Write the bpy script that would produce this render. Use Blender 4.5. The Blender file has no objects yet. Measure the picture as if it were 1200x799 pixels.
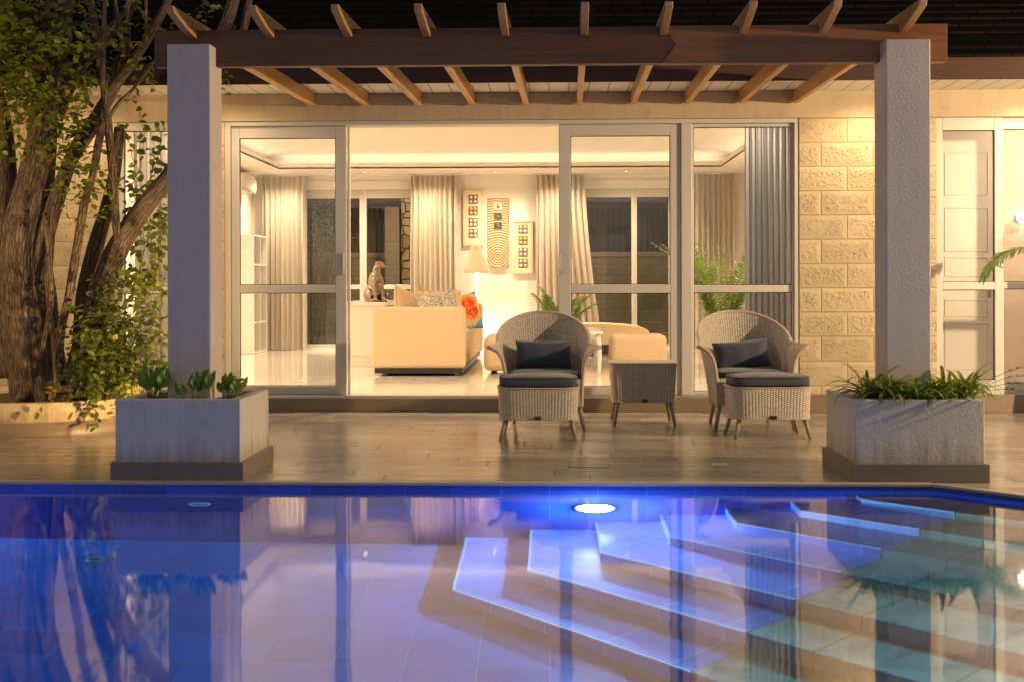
import bpy, bmesh, math, random
from mathutils import Vector, Matrix, noise
PI = math.pi
rnd = random.Random(11)
S = bpy.context.scene
COL = S.collection

# ------------------------------------------------------------------ camera model (used to place things at their real depth)
F, VPX, YH, H, CX, ROLL = 1450.0, 644.0, 336.0, 1.1, 600.0, 0.0022
YAW = math.atan((VPX - CX) / F)
CA, SA = math.cos(YAW), math.sin(YAW)

def ray(px, py):
    u0, v0 = (px - CX) / F, -(py - YH) / F
    u, v = u0 + ROLL * v0, v0 - ROLL * u0
    return Vector((u * CA - SA, u * SA + CA, v))

def at(px, py, Y):
    r = ray(px, py)
    return Vector((0, 0, H)) + r * (Y / r.y)

def XA(px, Y, py=300): return at(px, py, Y).x
def ZA(py, Y, px=620): return at(px, py, Y).z

# ------------------------------------------------------------------ object helpers
ORG = {}

def props(o, label=None, cat=None, group=None, kind=None):
    if label: o['label'] = label
    if cat: o['category'] = cat
    if group: o['group'] = group
    if kind: o['kind'] = kind
    return o

def thing(name, label, cat, loc=(0, 0, 0), rz=0.0, group=None):
    o = bpy.data.objects.new(name, None)
    COL.objects.link(o)
    o.empty_display_size = 0.1
    o.location = loc
    o.rotation_euler = (0, 0, rz)
    ORG[o.name] = Vector(loc)
    return props(o, label, cat, group)

def copy_tree(o, parent=None):
    c = o.copy()
    COL.objects.link(c)
    if parent is not None:
        c.parent = parent
    ORG[c.name] = ORG.get(o.name, Vector((0, 0, 0)))
    for ch in list(o.children):
        copy_tree(ch, c)
    return c

class MB:
    """collects shapes; build() links them as one mesh object"""
    def __init__(s):
        s.v, s.f, s.uv, s.sm, s.mi = [], [], [], [], []
        s.cur = 0
    def face(s, idx, uv=None, smooth=False):
        s.f.append(list(idx)); s.sm.append(smooth); s.mi.append(s.cur)
        if uv is None:
            uv = [(0.0, 0.0)] * len(idx)
        s.uv.append(uv)
    def quad(s, a, b, c, d, uv=None):
        n = len(s.v)
        s.v += [Vector(a), Vector(b), Vector(c), Vector(d)]
        if uv is None:
            w = (Vector(b) - Vector(a)).length; h = (Vector(d) - Vector(a)).length
            uv = [(0, 0), (w, 0), (w, h), (0, h)]
        s.face([n, n + 1, n + 2, n + 3], uv)
    def poly(s, pts):
        n = len(s.v)
        s.v += [Vector(p) for p in pts]
        s.face(range(n, n + len(pts)), [(p[0], p[1]) for p in pts])
    def box(s, x0, x1, y0, y1, z0, z1, tx=0, ty=0):
        """tx, ty: how much the bottom is inset"""
        if x0 > x1: x0, x1 = x1, x0
        if y0 > y1: y0, y1 = y1, y0
        if z0 > z1: z0, z1 = z1, z0
        n = len(s.v)
        s.v += [Vector(p) for p in ((x0 + tx, y0 + ty, z0), (x1 - tx, y0 + ty, z0), (x1 - tx, y1 - ty, z0), (x0 + tx, y1 - ty, z0),
                                    (x0, y0, z1), (x1, y0, z1), (x1, y1, z1), (x0, y1, z1))]
        def uvx(ids, ax, bx): return [(s.v[n + i][ax], s.v[n + i][bx]) for i in ids]
        for ids, ax, bx in (((3, 2, 1, 0), 0, 1), ((4, 5, 6, 7), 0, 1), ((0, 1, 5, 4), 0, 2), ((2, 3, 7, 6), 0, 2), ((1, 2, 6, 5), 1, 2), ((3, 0, 4, 7), 1, 2)):
            s.face([n + i for i in ids], uvx(ids, ax, bx))
    def prism(s, pts, z0, z1):
        """pts counter-clockwise in plan"""
        n = len(s.v); k = len(pts)
        s.v += [Vector((p[0], p[1], z0)) for p in pts] + [Vector((p[0], p[1], z1)) for p in pts]
        s.face(list(range(n + k - 1, n - 1, -1)), [(pts[i][0], pts[i][1]) for i in range(k - 1, -1, -1)])
        s.face(list(range(n + k, n + 2 * k)), [(p[0], p[1]) for p in pts])
        run = 0.0
        for i in range(k):
            j = (i + 1) % k
            L = math.hypot(pts[j][0] - pts[i][0], pts[j][1] - pts[i][1])
            s.face([n + i, n + j, n + k + j, n + k + i], [(run, z0), (run + L, z0), (run + L, z1), (run, z1)])
            run += L
    def tube(s, pts, rad, n=8, cap=True, wob=0.0, seed=0.0):
        pts = [Vector(p) for p in pts]
        if not isinstance(rad, (list, tuple)): rad = [rad] * len(pts)
        t = (pts[1] - pts[0]).normalized()
        ref = Vector((0, 0, 1)) if abs(t.z) < 0.9 else Vector((1, 0, 0))
        nx = t.cross(ref).normalized()
        rings, run = [], 0.0
        for i, p in enumerate(pts):
            a = pts[min(i + 1, len(pts) - 1)] - pts[max(i - 1, 0)]
            if a.length > 1e-9: t = a.normalized()
            nx = (nx - t * nx.dot(t))
            if nx.length < 1e-6: nx = t.orthogonal()
            nx.normalize()
            by = t.cross(nx)
            if i: run += (p - pts[i - 1]).length
            r0 = len(s.v)
            for k in range(n):
                an = 2 * PI * k / n
                d = nx * math.cos(an) + by * math.sin(an)
                r = rad[i]
                if wob:
                    r *= 1 + wob * (noise.noise(Vector((math.cos(an) * 1.3 + seed, math.sin(an) * 1.3, run * 1.6 + seed))) * 1.3
                                    + 0.5 * math.sin(an * 3 + seed + run * 2.2) * 0.6)
                s.v.append(p + d * r)
            rings.append((r0, run, rad[i]))
        for i in range(len(rings) - 1):
            a, va, ra = rings[i]; b, vb, rb = rings[i + 1]
            R = max(rad)
            for k in range(n):
                j = (k + 1) % n
                u0, u1 = k / n * 2 * PI * R, (k + 1) / n * 2 * PI * R
                s.face([a + k, a + j, b + j, b + k], [(u0, va), (u1, va), (u1, vb), (u0, vb)], True)
        if cap:
            a = rings[0][0]; b = rings[-1][0]
            s.face([a + k for k in range(n - 1, -1, -1)]); s.face([b + k for k in range(n)])
    def cyl(s, c, r0, r1, z0, z1, n=24):
        s.tube([(c[0], c[1], z0), (c[0], c[1], z1)], [r0, r1], n)
    def lathe(s, c, prof, n=32):
        n0 = len(s.v); m = len(prof)
        for (r, z) in prof:
            for k in range(n):
                an = 2 * PI * k / n
                s.v.append(Vector((c[0] + r * math.cos(an), c[1] + r * math.sin(an), c[2] + z)))
        for i in range(m - 1):
            for k in range(n):
                j = (k + 1) % n
                s.face([n0 + i * n + k, n0 + i * n + j, n0 + (i + 1) * n + j, n0 + (i + 1) * n + k],
                       [(k / n, prof[i][1]), ((k + 1) / n, prof[i][1]), ((k + 1) / n, prof[i + 1][1]), (k / n, prof[i + 1][1])], True)
    def grid(s, fn, nu, nv, uvs=(1, 1), closed_u=False, flip=False):
        n0 = len(s.v)
        cu = nu if closed_u else nu + 1
        for j in range(nv + 1):
            for i in range(cu):
                s.v.append(Vector(fn(i / nu, j / nv)))
        for j in range(nv):
            for i in range(nu):
                i2 = (i + 1) % cu
                ids = [n0 + j * cu + i, n0 + j * cu + i2, n0 + (j + 1) * cu + i2, n0 + (j + 1) * cu + i]
                uv = [(i / nu * uvs[0], j / nv * uvs[1]), ((i + 1) / nu * uvs[0], j / nv * uvs[1]),
                      ((i + 1) / nu * uvs[0], (j + 1) / nv * uvs[1]), (i / nu * uvs[0], (j + 1) / nv * uvs[1])]
                if flip: ids.reverse(); uv.reverse()
                s.face(ids, uv, True)
    def ell(s, c, r, n=12, rot=None):
        c = Vector(c)
        def fn(u, v):
            a, b = u * 2 * PI, (v - 0.5) * PI
            p = Vector((r[0] * math.cos(b) * math.cos(a), r[1] * math.cos(b) * math.sin(a), r[2] * math.sin(b)))
            if rot: p = rot @ p
            return c + p
        s.grid(fn, n, max(6, n // 2), closed_u=True)
    def leaf(s, c, d, nrm, L, W, fold=0.25, droop=0.2):
        """a pointed leaf blade from c along d, folded along its midrib"""
        c = Vector(c); d = Vector(d).normalized(); nrm = Vector(nrm)
        side = d.cross(nrm)
        if side.length < 1e-4: side = d.orthogonal()
        side.normalize(); up = side.cross(d)
        n = len(s.v)
        def P(t, w, h): return c + d * (L * t) + side * (W * w) + up * (W * h - droop * L * t * t)
        s.v += [P(0, 0, 0), P(.3, .42, fold), P(.68, .4, fold), P(1, 0, 0), P(.68, -.4, fold), P(.3, -.42, fold), P(.35, 0, 0), P(.7, 0, 0)]
        for ids in ((0, 1, 6), (1, 2, 7, 6), (2, 3, 7), (0, 6, 5), (6, 7, 4, 5), (7, 3, 4)):
            s.face([n + i for i in ids], None, True)
    def blade(s, pts, w, fold=0.3, up=Vector((0, 0, 1))):
        """a strap leaf along pts, w(t) half width"""
        n0 = len(s.v); m = len(pts)
        pts = [Vector(p) for p in pts]
        for i, p in enumerate(pts):
            t = (pts[min(i + 1, m - 1)] - pts[max(i - 1, 0)]).normalized()
            sd = t.cross(up)
            if sd.length < 1e-3: sd = t.orthogonal()
            sd.normalize(); nn = sd.cross(t)
            ww = w(i / (m - 1))
            s.v += [p + sd * ww + nn * ww * fold, p, p - sd * ww + nn * ww * fold]
        for i in range(m - 1):
            a, b = n0 + i * 3, n0 + (i + 1) * 3
            s.face([a, a + 1, b + 1, b], None, True); s.face([a + 1, a + 2, b + 2, b + 1], None, True)
    def build(s, name, mats, parent=None, bevel=0.0, seg=2, world=True, merge=False, solid=0.0, subsurf=0, remesh=0.0):
        root = parent
        while root is not None and root.parent is not None: root = root.parent
        off = ORG.get(root.name, Vector((0, 0, 0))) if (root is not None and world) else Vector((0, 0, 0))
        me = bpy.data.meshes.new(name)
        me.from_pydata([tuple(v - off) for v in s.v], [], s.f)
        uvl = me.uv_layers.new(name='UVMap')
        flat = [c for fuv in s.uv for p in fuv for c in p]
        uvl.data.foreach_set('uv', flat)
        me.polygons.foreach_set('use_smooth', s.sm)
        if not isinstance(mats, (list, tuple)): mats = [mats]
        for m in mats: me.materials.append(m)
        me.polygons.foreach_set('material_index', s.mi)
        if merge:
            bm = bmesh.new(); bm.from_mesh(me)
            bmesh.ops.remove_doubles(bm, verts=bm.verts, dist=1e-4)
            bmesh.ops.recalc_face_normals(bm, faces=bm.faces)
            bm.to_mesh(me); bm.free()
        me.update()
        o = bpy.data.objects.new(name, me)
        COL.objects.link(o)
        if parent is not None: o.parent = parent
        if remesh:
            md = o.modifiers.new('Remesh', 'REMESH'); md.mode = 'VOXEL'; md.voxel_size = remesh; md.use_smooth_shade = True
            md = o.modifiers.new('Smooth', 'SMOOTH'); md.iterations = 4; md.factor = 0.5
        if solid:
            md = o.modifiers.new('Solidify', 'SOLIDIFY'); md.thickness = solid; md.offset = 0
        if bevel:
            md = o.modifiers.new('Bevel', 'BEVEL'); md.width = bevel; md.segments = seg; md.limit_method = 'ANGLE'; md.angle_limit = math.radians(40)
            if seg > 2:
                for p in me.polygons: p.use_smooth = True
                md.harden_normals = True
        if subsurf:
            md = o.modifiers.new('Subsurf', 'SUBSURF'); md.levels = subsurf; md.render_levels = subsurf
        return o

def boxes(*bs):
    m = MB()
    for b in bs: m.box(*b)
    return m

# ------------------------------------------------------------------ materials
class N:
    def __init__(s, name):
        s.m = bpy.data.materials.new(name); s.m.use_nodes = True
        s.t = s.m.node_tree
        s.t.nodes.clear()
        s.out = s.t.nodes.new('ShaderNodeOutputMaterial')
        s.b = None
    def n(s, typ, **kw):
        nd = s.t.nodes.new(typ)
        for k, v in kw.items():
            if k.startswith('i_'):
                key = k[2:]
                key = int(key) if key.isdigit() else key.replace('_', ' ')
                s.set(nd, key, v)
            else: setattr(nd, k, v)
        return nd
    def set(s, nd, key, v):
        sock = nd.inputs[key]
        if isinstance(v, bpy.types.NodeSocket): s.t.links.new(v, sock)
        elif isinstance(v, bpy.types.Node): s.t.links.new(v.outputs[0], sock)
        else:
            if sock.type == 'RGBA' and len(v) == 3: v = (*v, 1)
            sock.default_value = v
    def math(s, op, a, b=0.0, c=0.0):
        nd = s.t.nodes.new('ShaderNodeMath'); nd.operation = op
        s.set(nd, 0, a); s.set(nd, 1, b)
        if op in ('MULTIPLY_ADD', 'WRAP', 'COMPARE', 'SMOOTH_MIN'): s.set(nd, 2, c)
        return nd.outputs[0]
    def mix(s, fac, a, b, typ='RGBA', blend='MIX'):
        nd = s.t.nodes.new('ShaderNodeMix'); nd.data_type = typ
        if typ == 'RGBA':
            nd.blend_type = blend
            s.set(nd, 0, fac); s.set(nd, 6, a); s.set(nd, 7, b); return nd.outputs[2]
        s.set(nd, 0, fac); s.set(nd, 2, a); s.set(nd, 3, b); return nd.outputs[0]
    def coord(s, kind='Object', scale=(1, 1, 1)):
        tc = s.n('ShaderNodeTexCoord')
        mp = s.n('ShaderNodeMapping')
        mp.inputs['Scale'].default_value = scale
        s.t.links.new(tc.outputs[kind], mp.inputs['Vector'])
        return mp.outputs[0]
    def pos(s, scale=(1, 1, 1)):
        g = s.n('ShaderNodeNewGeometry'); mp = s.n('ShaderNodeMapping')
        mp.inputs['Scale'].default_value = scale
        s.t.links.new(g.outputs['Position'], mp.inputs['Vector'])
        return mp.outputs[0]
    def noise(s, vec, scale, detail=4, rough=.55, dist=0.0):
        nd = s.n('ShaderNodeTexNoise'); s.set(nd, 'Vector', vec)
        nd.inputs['Scale'].default_value = scale; nd.inputs['Detail'].default_value = detail
        nd.inputs['Roughness'].default_value = rough; nd.inputs['Distortion'].default_value = dist
        return nd.outputs['Fac']
    def ramp(s, fac, stops):
        nd = s.n('ShaderNodeValToRGB'); s.set(nd, 0, fac)
        el = nd.color_ramp.elements
        while len(el) > 1: el.remove(el[-1])
        for i, (p, c) in enumerate(stops):
            e = el[0] if i == 0 else el.new(p)
            e.position = p; e.color = (*c, 1) if len(c) == 3 else c
        return nd.outputs[0]
    def bump(s, h, strength=.5, dist=.01, nrm=None):
        nd = s.n('ShaderNodeBump'); s.set(nd, 'Height', h)
        nd.inputs['Strength'].default_value = strength; nd.inputs['Distance'].default_value = dist
        if nrm is not None: s.set(nd, 'Normal', nrm)
        return nd.outputs[0]
    def bsdf(s, col=(.5, .5, .5), rough=.5, nrm=None, **kw):
        b = s.n('ShaderNodeBsdfPrincipled')
        s.set(b, 'Base Color', col); s.set(b, 'Roughness', rough)
        if nrm is not None: s.set(b, 'Normal', nrm)
        for k, v in kw.items(): s.set(b, k.replace('_', ' '), v)
        s.b = b
        s.t.links.new(b.outputs[0], s.out.inputs[0])
        return s.m
    def surf(s, sock):
        s.t.links.new(sock if isinstance(sock, bpy.types.NodeSocket) else sock.outputs[0], s.out.inputs[0])
        return s.m

def sc(c, k): return tuple(min(1, x * k) for x in c)

def simple(name, col, rough=.5, var=.12, vs=3.0, bs=0.0, bscale=60, bdist=.004, metal=0.0, spec=.5, coat=0.0, sheen=0.0, obj=True):
    g = N(name)
    v = g.coord('Object') if obj else g.pos()
    c = g.mix(g.noise(v, vs, 5), sc(col, 1 - var), sc(col, 1 + var))
    nrm = None
    if bs: nrm = g.bump(g.noise(v, bscale, 4), bs, bdist)
    kw = dict(Metallic=metal, Specular_IOR_Level=spec)
    if coat: kw['Coat_Weight'] = coat
    if sheen: kw['Sheen_Weight'] = sheen
    return g.bsdf(c, rough, nrm, **kw)

def emit(name, col, strength):
    g = N(name)
    e = g.n('ShaderNodeEmission'); g.set(e, 0, col); g.set(e, 1, strength)
    return g.surf(e)

M = {}
# plaster of the columns and planters (trowelled, pitted)
def plaster(name, col, bs=.5, scale=55, pits=True):
    g = N(name); v = g.pos()
    big = g.noise(v, 1.6, 5, .6)
    c = g.mix(big, sc(col, .86), sc(col, 1.08))
    fine = g.noise(v, scale, 4, .6, .6)
    h = g.ramp(fine, [(.42, (0, 0, 0)), (.62, (1, 1, 1))])
    h2 = g.math('MULTIPLY', h, g.ramp(g.noise(v, 2.3, 3), [(.35, (.15, .15, .15)), (.6, (1, 1, 1))]))
    h3 = g.math('ADD', g.math('ADD', h2, g.math('MULTIPLY', g.noise(v, 150, 3), .4)), g.math('MULTIPLY', g.noise(v, 4, 3), 2.0))
    st = g.ramp(g.noise(v, 5, 6, .7), [(.60, (1, 1, 1)), (.72, (.80, .77, .74))])
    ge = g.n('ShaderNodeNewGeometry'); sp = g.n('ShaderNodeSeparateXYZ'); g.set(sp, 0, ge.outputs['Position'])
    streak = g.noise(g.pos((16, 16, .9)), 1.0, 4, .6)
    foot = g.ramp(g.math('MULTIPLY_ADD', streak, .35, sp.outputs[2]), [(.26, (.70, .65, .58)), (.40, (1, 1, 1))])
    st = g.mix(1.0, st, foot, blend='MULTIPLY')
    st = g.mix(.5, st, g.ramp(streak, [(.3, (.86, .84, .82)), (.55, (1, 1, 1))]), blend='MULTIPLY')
    c = g.mix(1.0, c, st, blend='MULTIPLY')
    return g.bsdf(c, .85, g.bump(h3, bs, .0045), Specular_IOR_Level=.25)
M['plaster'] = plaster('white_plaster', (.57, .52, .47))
M['column_plaster'] = plaster('smoother_white_plaster', (.56, .49, .43), .3, 70)
M['plaster_band'] = plaster('beige_plaster', (.50, .41, .29), .3, 20)
M['plaster_ring'] = plaster('cream_plaster', (.55, .44, .28), .3, 30)

def stone_blocks(name, col):
    g = N(name)
    ge = g.n('ShaderNodeNewGeometry'); sp = g.n('ShaderNodeSeparateXYZ'); g.set(sp, 0, ge.outputs['Position'])
    cb = g.n('ShaderNodeCombineXYZ'); g.set(cb, 0, sp.outputs[0]); g.set(cb, 1, sp.outputs[2])
    br = g.n('ShaderNodeTexBrick', offset=.5, squash=1.0)
    g.set(br, 'Vector', g_off(g, cb.outputs[0], (.13, -.02, 0)))
    for k, v in (('Scale', 1.0), ('Mortar Size', .008), ('Mortar Smooth', .6), ('Brick Width', .455), ('Row Height', .212), ('Bias', 0.0)): br.inputs[k].default_value = v
    g.set(br, 'Color1', sc(col, .80)); g.set(br, 'Color2', sc(col, 1.14)); g.set(br, 'Mortar', sc(col, .5))
    v = g.pos()
    c = g.mix(.6, br.outputs['Color'], g.mix(g.noise(v, 5, 6, .65), sc(col, .68), sc(col, 1.2)))
    # rough pitched centre of each block: fade towards the drafted margins
    br2 = g.n('ShaderNodeTexBrick', offset=.5)
    g.set(br2, 'Vector', g_off(g, cb.outputs[0], (.13, -.02, 0)))
    for k, vv in (('Scale', 1.0), ('Mortar Size', .055), ('Mortar Smooth', 1.0), ('Brick Width', .455), ('Row Height', .212)): br2.inputs[k].default_value = vv
    centre = g.math('SUBTRACT', 1.0, br2.outputs['Fac'])
    patch = g.ramp(g.noise(v, 3.5, 2), [(.34, (.15, .15, .15)), (.55, (1, 1, 1))])
    rough = g.math('MULTIPLY', g.math('MULTIPLY', g.math('SUBTRACT', g.noise(v, 32, 5, .65, .4), .42), centre), patch)
    hole = g.ramp(g.noise(v, 55, 4, .7), [(.33, (0, 0, 0)), (.45, (1, 1, 1))])
    h = g.math('ADD', g.math('MULTIPLY', g.math('SUBTRACT', 1.0, br.outputs['Fac']), 1.1), g.math('MULTIPLY', rough, 3.4))
    h = g.math('ADD', h, g.math('MULTIPLY', g.noise(v, 150, 3), .12))
    h = g.math('ADD', h, g.math('MULTIPLY', g.math('MULTIPLY', hole, centre), .5))
    c = g.mix(1.0, c, g.ramp(g.math('MULTIPLY', g.math('SUBTRACT', 1.0, hole), g.math('MULTIPLY', centre, patch)), [(.2, (1, 1, 1)), (.8, (.5, .42, .34))]), blend='MULTIPLY')
    return g.bsdf(c, .9, g.bump(h, .62, .015), Specular_IOR_Level=.2)

def g_off(g, vec, off):
    nd = g.n('ShaderNodeVectorMath', operation='ADD'); g.set(nd, 0, vec); nd.inputs[1].default_value = off
    return nd.outputs[0]
M['stone'] = stone_blocks('cream_stone_blocks', (.56, .46, .31))
M['garden_stone'] = stone_blocks('garden_wall_blocks', (.42, .36, .26))

def wood(name, c0, c1, axis=0, rough=.45, coat=.15):
    g = N(name)
    s_ = [9.0, 9.0, 9.0]; s_[axis] = .55
    v = g.pos(tuple(s_))
    a = g.noise(v, 2.2, 6, .6, 1.2)
    b = g.noise(v, 14, 3, .6)
    f = g.math('MULTIPLY_ADD', b, .35, g.math('MULTIPLY', a, .8))
    c = g.ramp(f, [(.3, c0), (.55, sc(tuple((x + y) / 2 for x, y in zip(c0, c1)), 1)), (.8, c1)])
    return g.bsdf(c, rough, g.bump(b, .15, .002), Coat_Weight=coat, Coat_Roughness=.3)
M['beam'] = wood('dark_varnished_beam', (.055, .016, .006), (.15, .048, .014), 0, .5, .03)
M['rafter'] = wood('varnished_rafter', (.32, .15, .035), (.62, .34, .10), 1)
M['fascia'] = wood('stained_fascia', (.028, .009, .005), (.07, .022, .010), 0, .7, 0)

def roof_mat():
    g = N('dark_roof_shingles')
    ge = g.n('ShaderNodeNewGeometry'); sp = g.n('ShaderNodeSeparateXYZ'); g.set(sp, 0, ge.outputs['Position'])
    cb = g.n('ShaderNodeCombineXYZ'); g.set(cb, 0, sp.outputs[0]); g.set(cb, 1, sp.outputs[1])
    br = g.n('ShaderNodeTexBrick'); g.set(br, 'Vector', cb.outputs[0])
    for k, v in (('Scale', 1.0), ('Mortar Size', .01), ('Mortar Smooth', .3), ('Brick Width', .3), ('Row Height', .22)): br.inputs[k].default_value = v
    g.set(br, 'Color1', (.006, .004, .004)); g.set(br, 'Color2', (.012, .008, .007)); g.set(br, 'Mortar', (.003, .002, .002))
    return g.bsdf(br.outputs['Color'], .9, g.bump(g.math('SUBTRACT', 1.0, br.outputs['Fac']), .6, .01), Specular_IOR_Level=.05)
M['roof'] = roof_mat()

def soffit_mat():
    g = N('white_soffit_boards')
    ge = g.n('ShaderNodeNewGeometry'); sp = g.n('ShaderNodeSeparateXYZ'); g.set(sp, 0, ge.outputs['Position'])
    fr = g.math('FRACT', g.math('DIVIDE', sp.outputs[0], .17))
    e = g.math('ABSOLUTE', g.math('SUBTRACT', fr, .5))
    gap = g.ramp(e, [(.455, (1, 1, 1)), (.485, (0, 0, 0))])
    c = g.mix(gap, (.32, .28, .22), g.mix(g.noise(g.pos(), 6, 4), (.70, .67, .61), (.78, .75, .70)))
    return g.bsdf(c, .6, g.bump(gap, .5, .006))
M['soffit'] = soffit_mat()

def deck_mat():
    g = N('wood_look_deck_tiles')
    ge = g.n('ShaderNodeNewGeometry'); sp = g.n('ShaderNodeSeparateXYZ'); g.set(sp, 0, ge.outputs['Position'])
    W, L = .195, 1.19
    ry = g.math('DIVIDE', sp.outputs[1], W)
    row = g.math('FLOOR', ry)
    fy = g.math('FRACT', ry)
    st = g.math('FRACT', g.math('MULTIPLY', row, .1618))
    jit = g.math('MULTIPLY', g.math('SINE', g.math('MULTIPLY', row, 12.9)), .035)
    rx = g.math('ADD', g.math('ADD', g.math('DIVIDE', sp.outputs[0], L), st), jit)
    colx = g.math('FLOOR', rx)
    fx = g.math('FRACT', rx)
    ey = g.math('MULTIPLY', g.math('SUBTRACT', .5, g.math('ABSOLUTE', g.math('SUBTRACT', fy, .5))), W)
    ex = g.math('MULTIPLY', g.math('SUBTRACT', .5, g.math('ABSOLUTE', g.math('SUBTRACT', fx, .5))), L)
    d = g.math('MINIMUM', ex, ey)
    body = g.ramp(g.math('MULTIPLY', d, 100), [(.30, (0, 0, 0)), (.62, (1, 1, 1))])
    cb = g.n('ShaderNodeCombineXYZ'); g.set(cb, 0, colx); g.set(cb, 1, row)
    wn = g.n('ShaderNodeTexWhiteNoise'); g.set(wn, 'Vector', cb.outputs[0])
    # grain, shifted from plank to plank
    sh = g.n('ShaderNodeVectorMath', operation='MULTIPLY_ADD'); g.set(sh, 0, wn.outputs['Color']); sh.inputs[1].default_value = (9, 9, 9)
    g.set(sh, 2, g.pos((1.1, 15, 1)))
    gr = g.noise(sh.outputs[0], 2.0, 6, .62, .8)
    base = g.ramp(gr, [(.28, (.22, .19, .16)), (.5, (.32, .28, .24)), (.75, (.42, .37, .325))])
    tone = g.math('MULTIPLY_ADD', wn.outputs['Value'], .5, .72)
    base = g.mix(1.0, base, g.n_rgb(tone), blend='MULTIPLY')
    dirt = g.ramp(g.noise(g.pos(), 38, 2, .5), [(.74, (1, 1, 1)), (.80, (.45, .4, .35))])
    base = g.mix(1.0, base, dirt, blend='MULTIPLY')
    c = g.mix(body, (.022, .016, .012), base)
    h = g.math('ADD', g.math('MULTIPLY', body, 1.0), g.math('MULTIPLY', gr, .25))
    h = g.math('ADD', h, g.math('MULTIPLY', wn.outputs['Value'], .3))
    r = g.math('MULTIPLY_ADD', gr, .22, .09)
    r = g.mix(body, .8, r, 'FLOAT')
    return g.bsdf(c, r, g.bump(h, .35, .004), Specular_IOR_Level=.55)
def _nrgb(s, val):
    cb = s.n('ShaderNodeCombineColor')
    for i in range(3): s.set(cb, i, val)
    return cb.outputs[0]
N.n_rgb = _nrgb
M['deck'] = deck_mat()
M['coping'] = simple('pale_stone_edging', (.40, .33, .26), .45, .15, 4, .2, 80)
M['plinth'] = simple('brown_grey_tile', (.16, .13, .105), .5, .2, 3, .25, 40)
M['step_tile'] = simple('brown_step_tile', (.20, .15, .10), .45, .18, 3, .2, 50)

def tiles(name, col, grout, size=.3, ax=(0, 1), rough=.22, var=.2, rot=0.0, gw=.006):
    g = N(name)
    ge = g.n('ShaderNodeNewGeometry'); mp = g.n('ShaderNodeMapping'); mp.inputs['Rotation'].default_value = (0, 0, rot)
    g.set(mp, 'Vector', ge.outputs['Position'])
    sp = g.n('ShaderNodeSeparateXYZ'); g.set(sp, 0, mp.outputs[0])
    a = g.math('DIVIDE', sp.outputs[ax[0]], size); b = g.math('DIVIDE', sp.outputs[ax[1]], size)
    def edge(q): return g.math('MULTIPLY', g.math('SUBTRACT', .5, g.math('ABSOLUTE', g.math('SUBTRACT', g.math('FRACT', q), .5))), size)
    d = g.math('MINIMUM', edge(a), edge(b))
    body = g.ramp(g.math('MULTIPLY', d, 50), [(gw * 25 * .8, (0, 0, 0)), (gw * 25 * 1.6, (1, 1, 1))])
    cb = g.n('ShaderNodeCombineXYZ'); g.set(cb, 0, g.math('FLOOR', a)); g.set(cb, 1, g.math('FLOOR', b))
    wn = g.n('ShaderNodeTexWhiteNoise'); g.set(wn, 'Vector', cb.outputs[0])
    tone = g.math('MULTIPLY_ADD', wn.outputs['Value'], var * 2, 1 - var)
    cloud = g.math('MULTIPLY_ADD', g.noise(g.pos(), 4.5, 5, .65), .5, .75)
    c = g.mix(1.0, g.n_rgb(g.math('MULTIPLY', tone, cloud)), col, blend='MULTIPLY')
    c = g.mix(body, grout, c)
    return g.bsdf(c, rough, g.bump(body, .3, .002))
M['pool_tile'] = tiles('blue_pool_floor_tile', (.010, .11, .42), (.025, .20, .44), .3)
M['pool_wall_x'] = tiles('blue_pool_wall_tile', (.014, .045, .36), (.045, .09, .30), .27, (0, 2))
M['pool_wall_d'] = tiles('blue_pool_side_tile', (.014, .045, .36), (.045, .09, .30), .27, (0, 2), rot=-PI / 4)
M['step_blue'] = tiles('blue_step_tile', (.10, .19, .60), (.28, .40, .70), .354, (0, 1), rot=PI / 4, var=.14)
M['nosing'] = simple('pale_blue_nosing', (.42, .60, .86), .35, .08)

def slate_mat():
    g = N('grey_green_slate')
    v = g.pos()
    a = g.noise(v, 2.6, 7, .65, 1.4)
    c = g.ramp(a, [(.30, (.035, .065, .06)), (.46, (.12, .19, .17)), (.60, (.20, .25, .20)), (.8, (.31, .26, .17))])
    ge = g.n('ShaderNodeNewGeometry'); mp = g.n('ShaderNodeMapping'); mp.inputs['Rotation'].default_value = (0, 0, PI / 4)
    g.set(mp, 'Vector', ge.outputs['Position'])
    sp = g.n('ShaderNodeSeparateXYZ'); g.set(sp, 0, mp.outputs[0])
    q = g.math('FRACT', g.math('DIVIDE', sp.outputs[0], .55))
    gap = g.ramp(g.math('ABSOLUTE', g.math('SUBTRACT', q, .5)), [(.485, (1, 1, 1)), (.495, (.4, .4, .4))])
    c = g.mix(1.0, c, gap, blend='MULTIPLY')
    return g.bsdf(c, .5, g.bump(g.noise(v, 9, 6, .7, 1.0), .5, .012))
M['slate'] = slate_mat()

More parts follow.
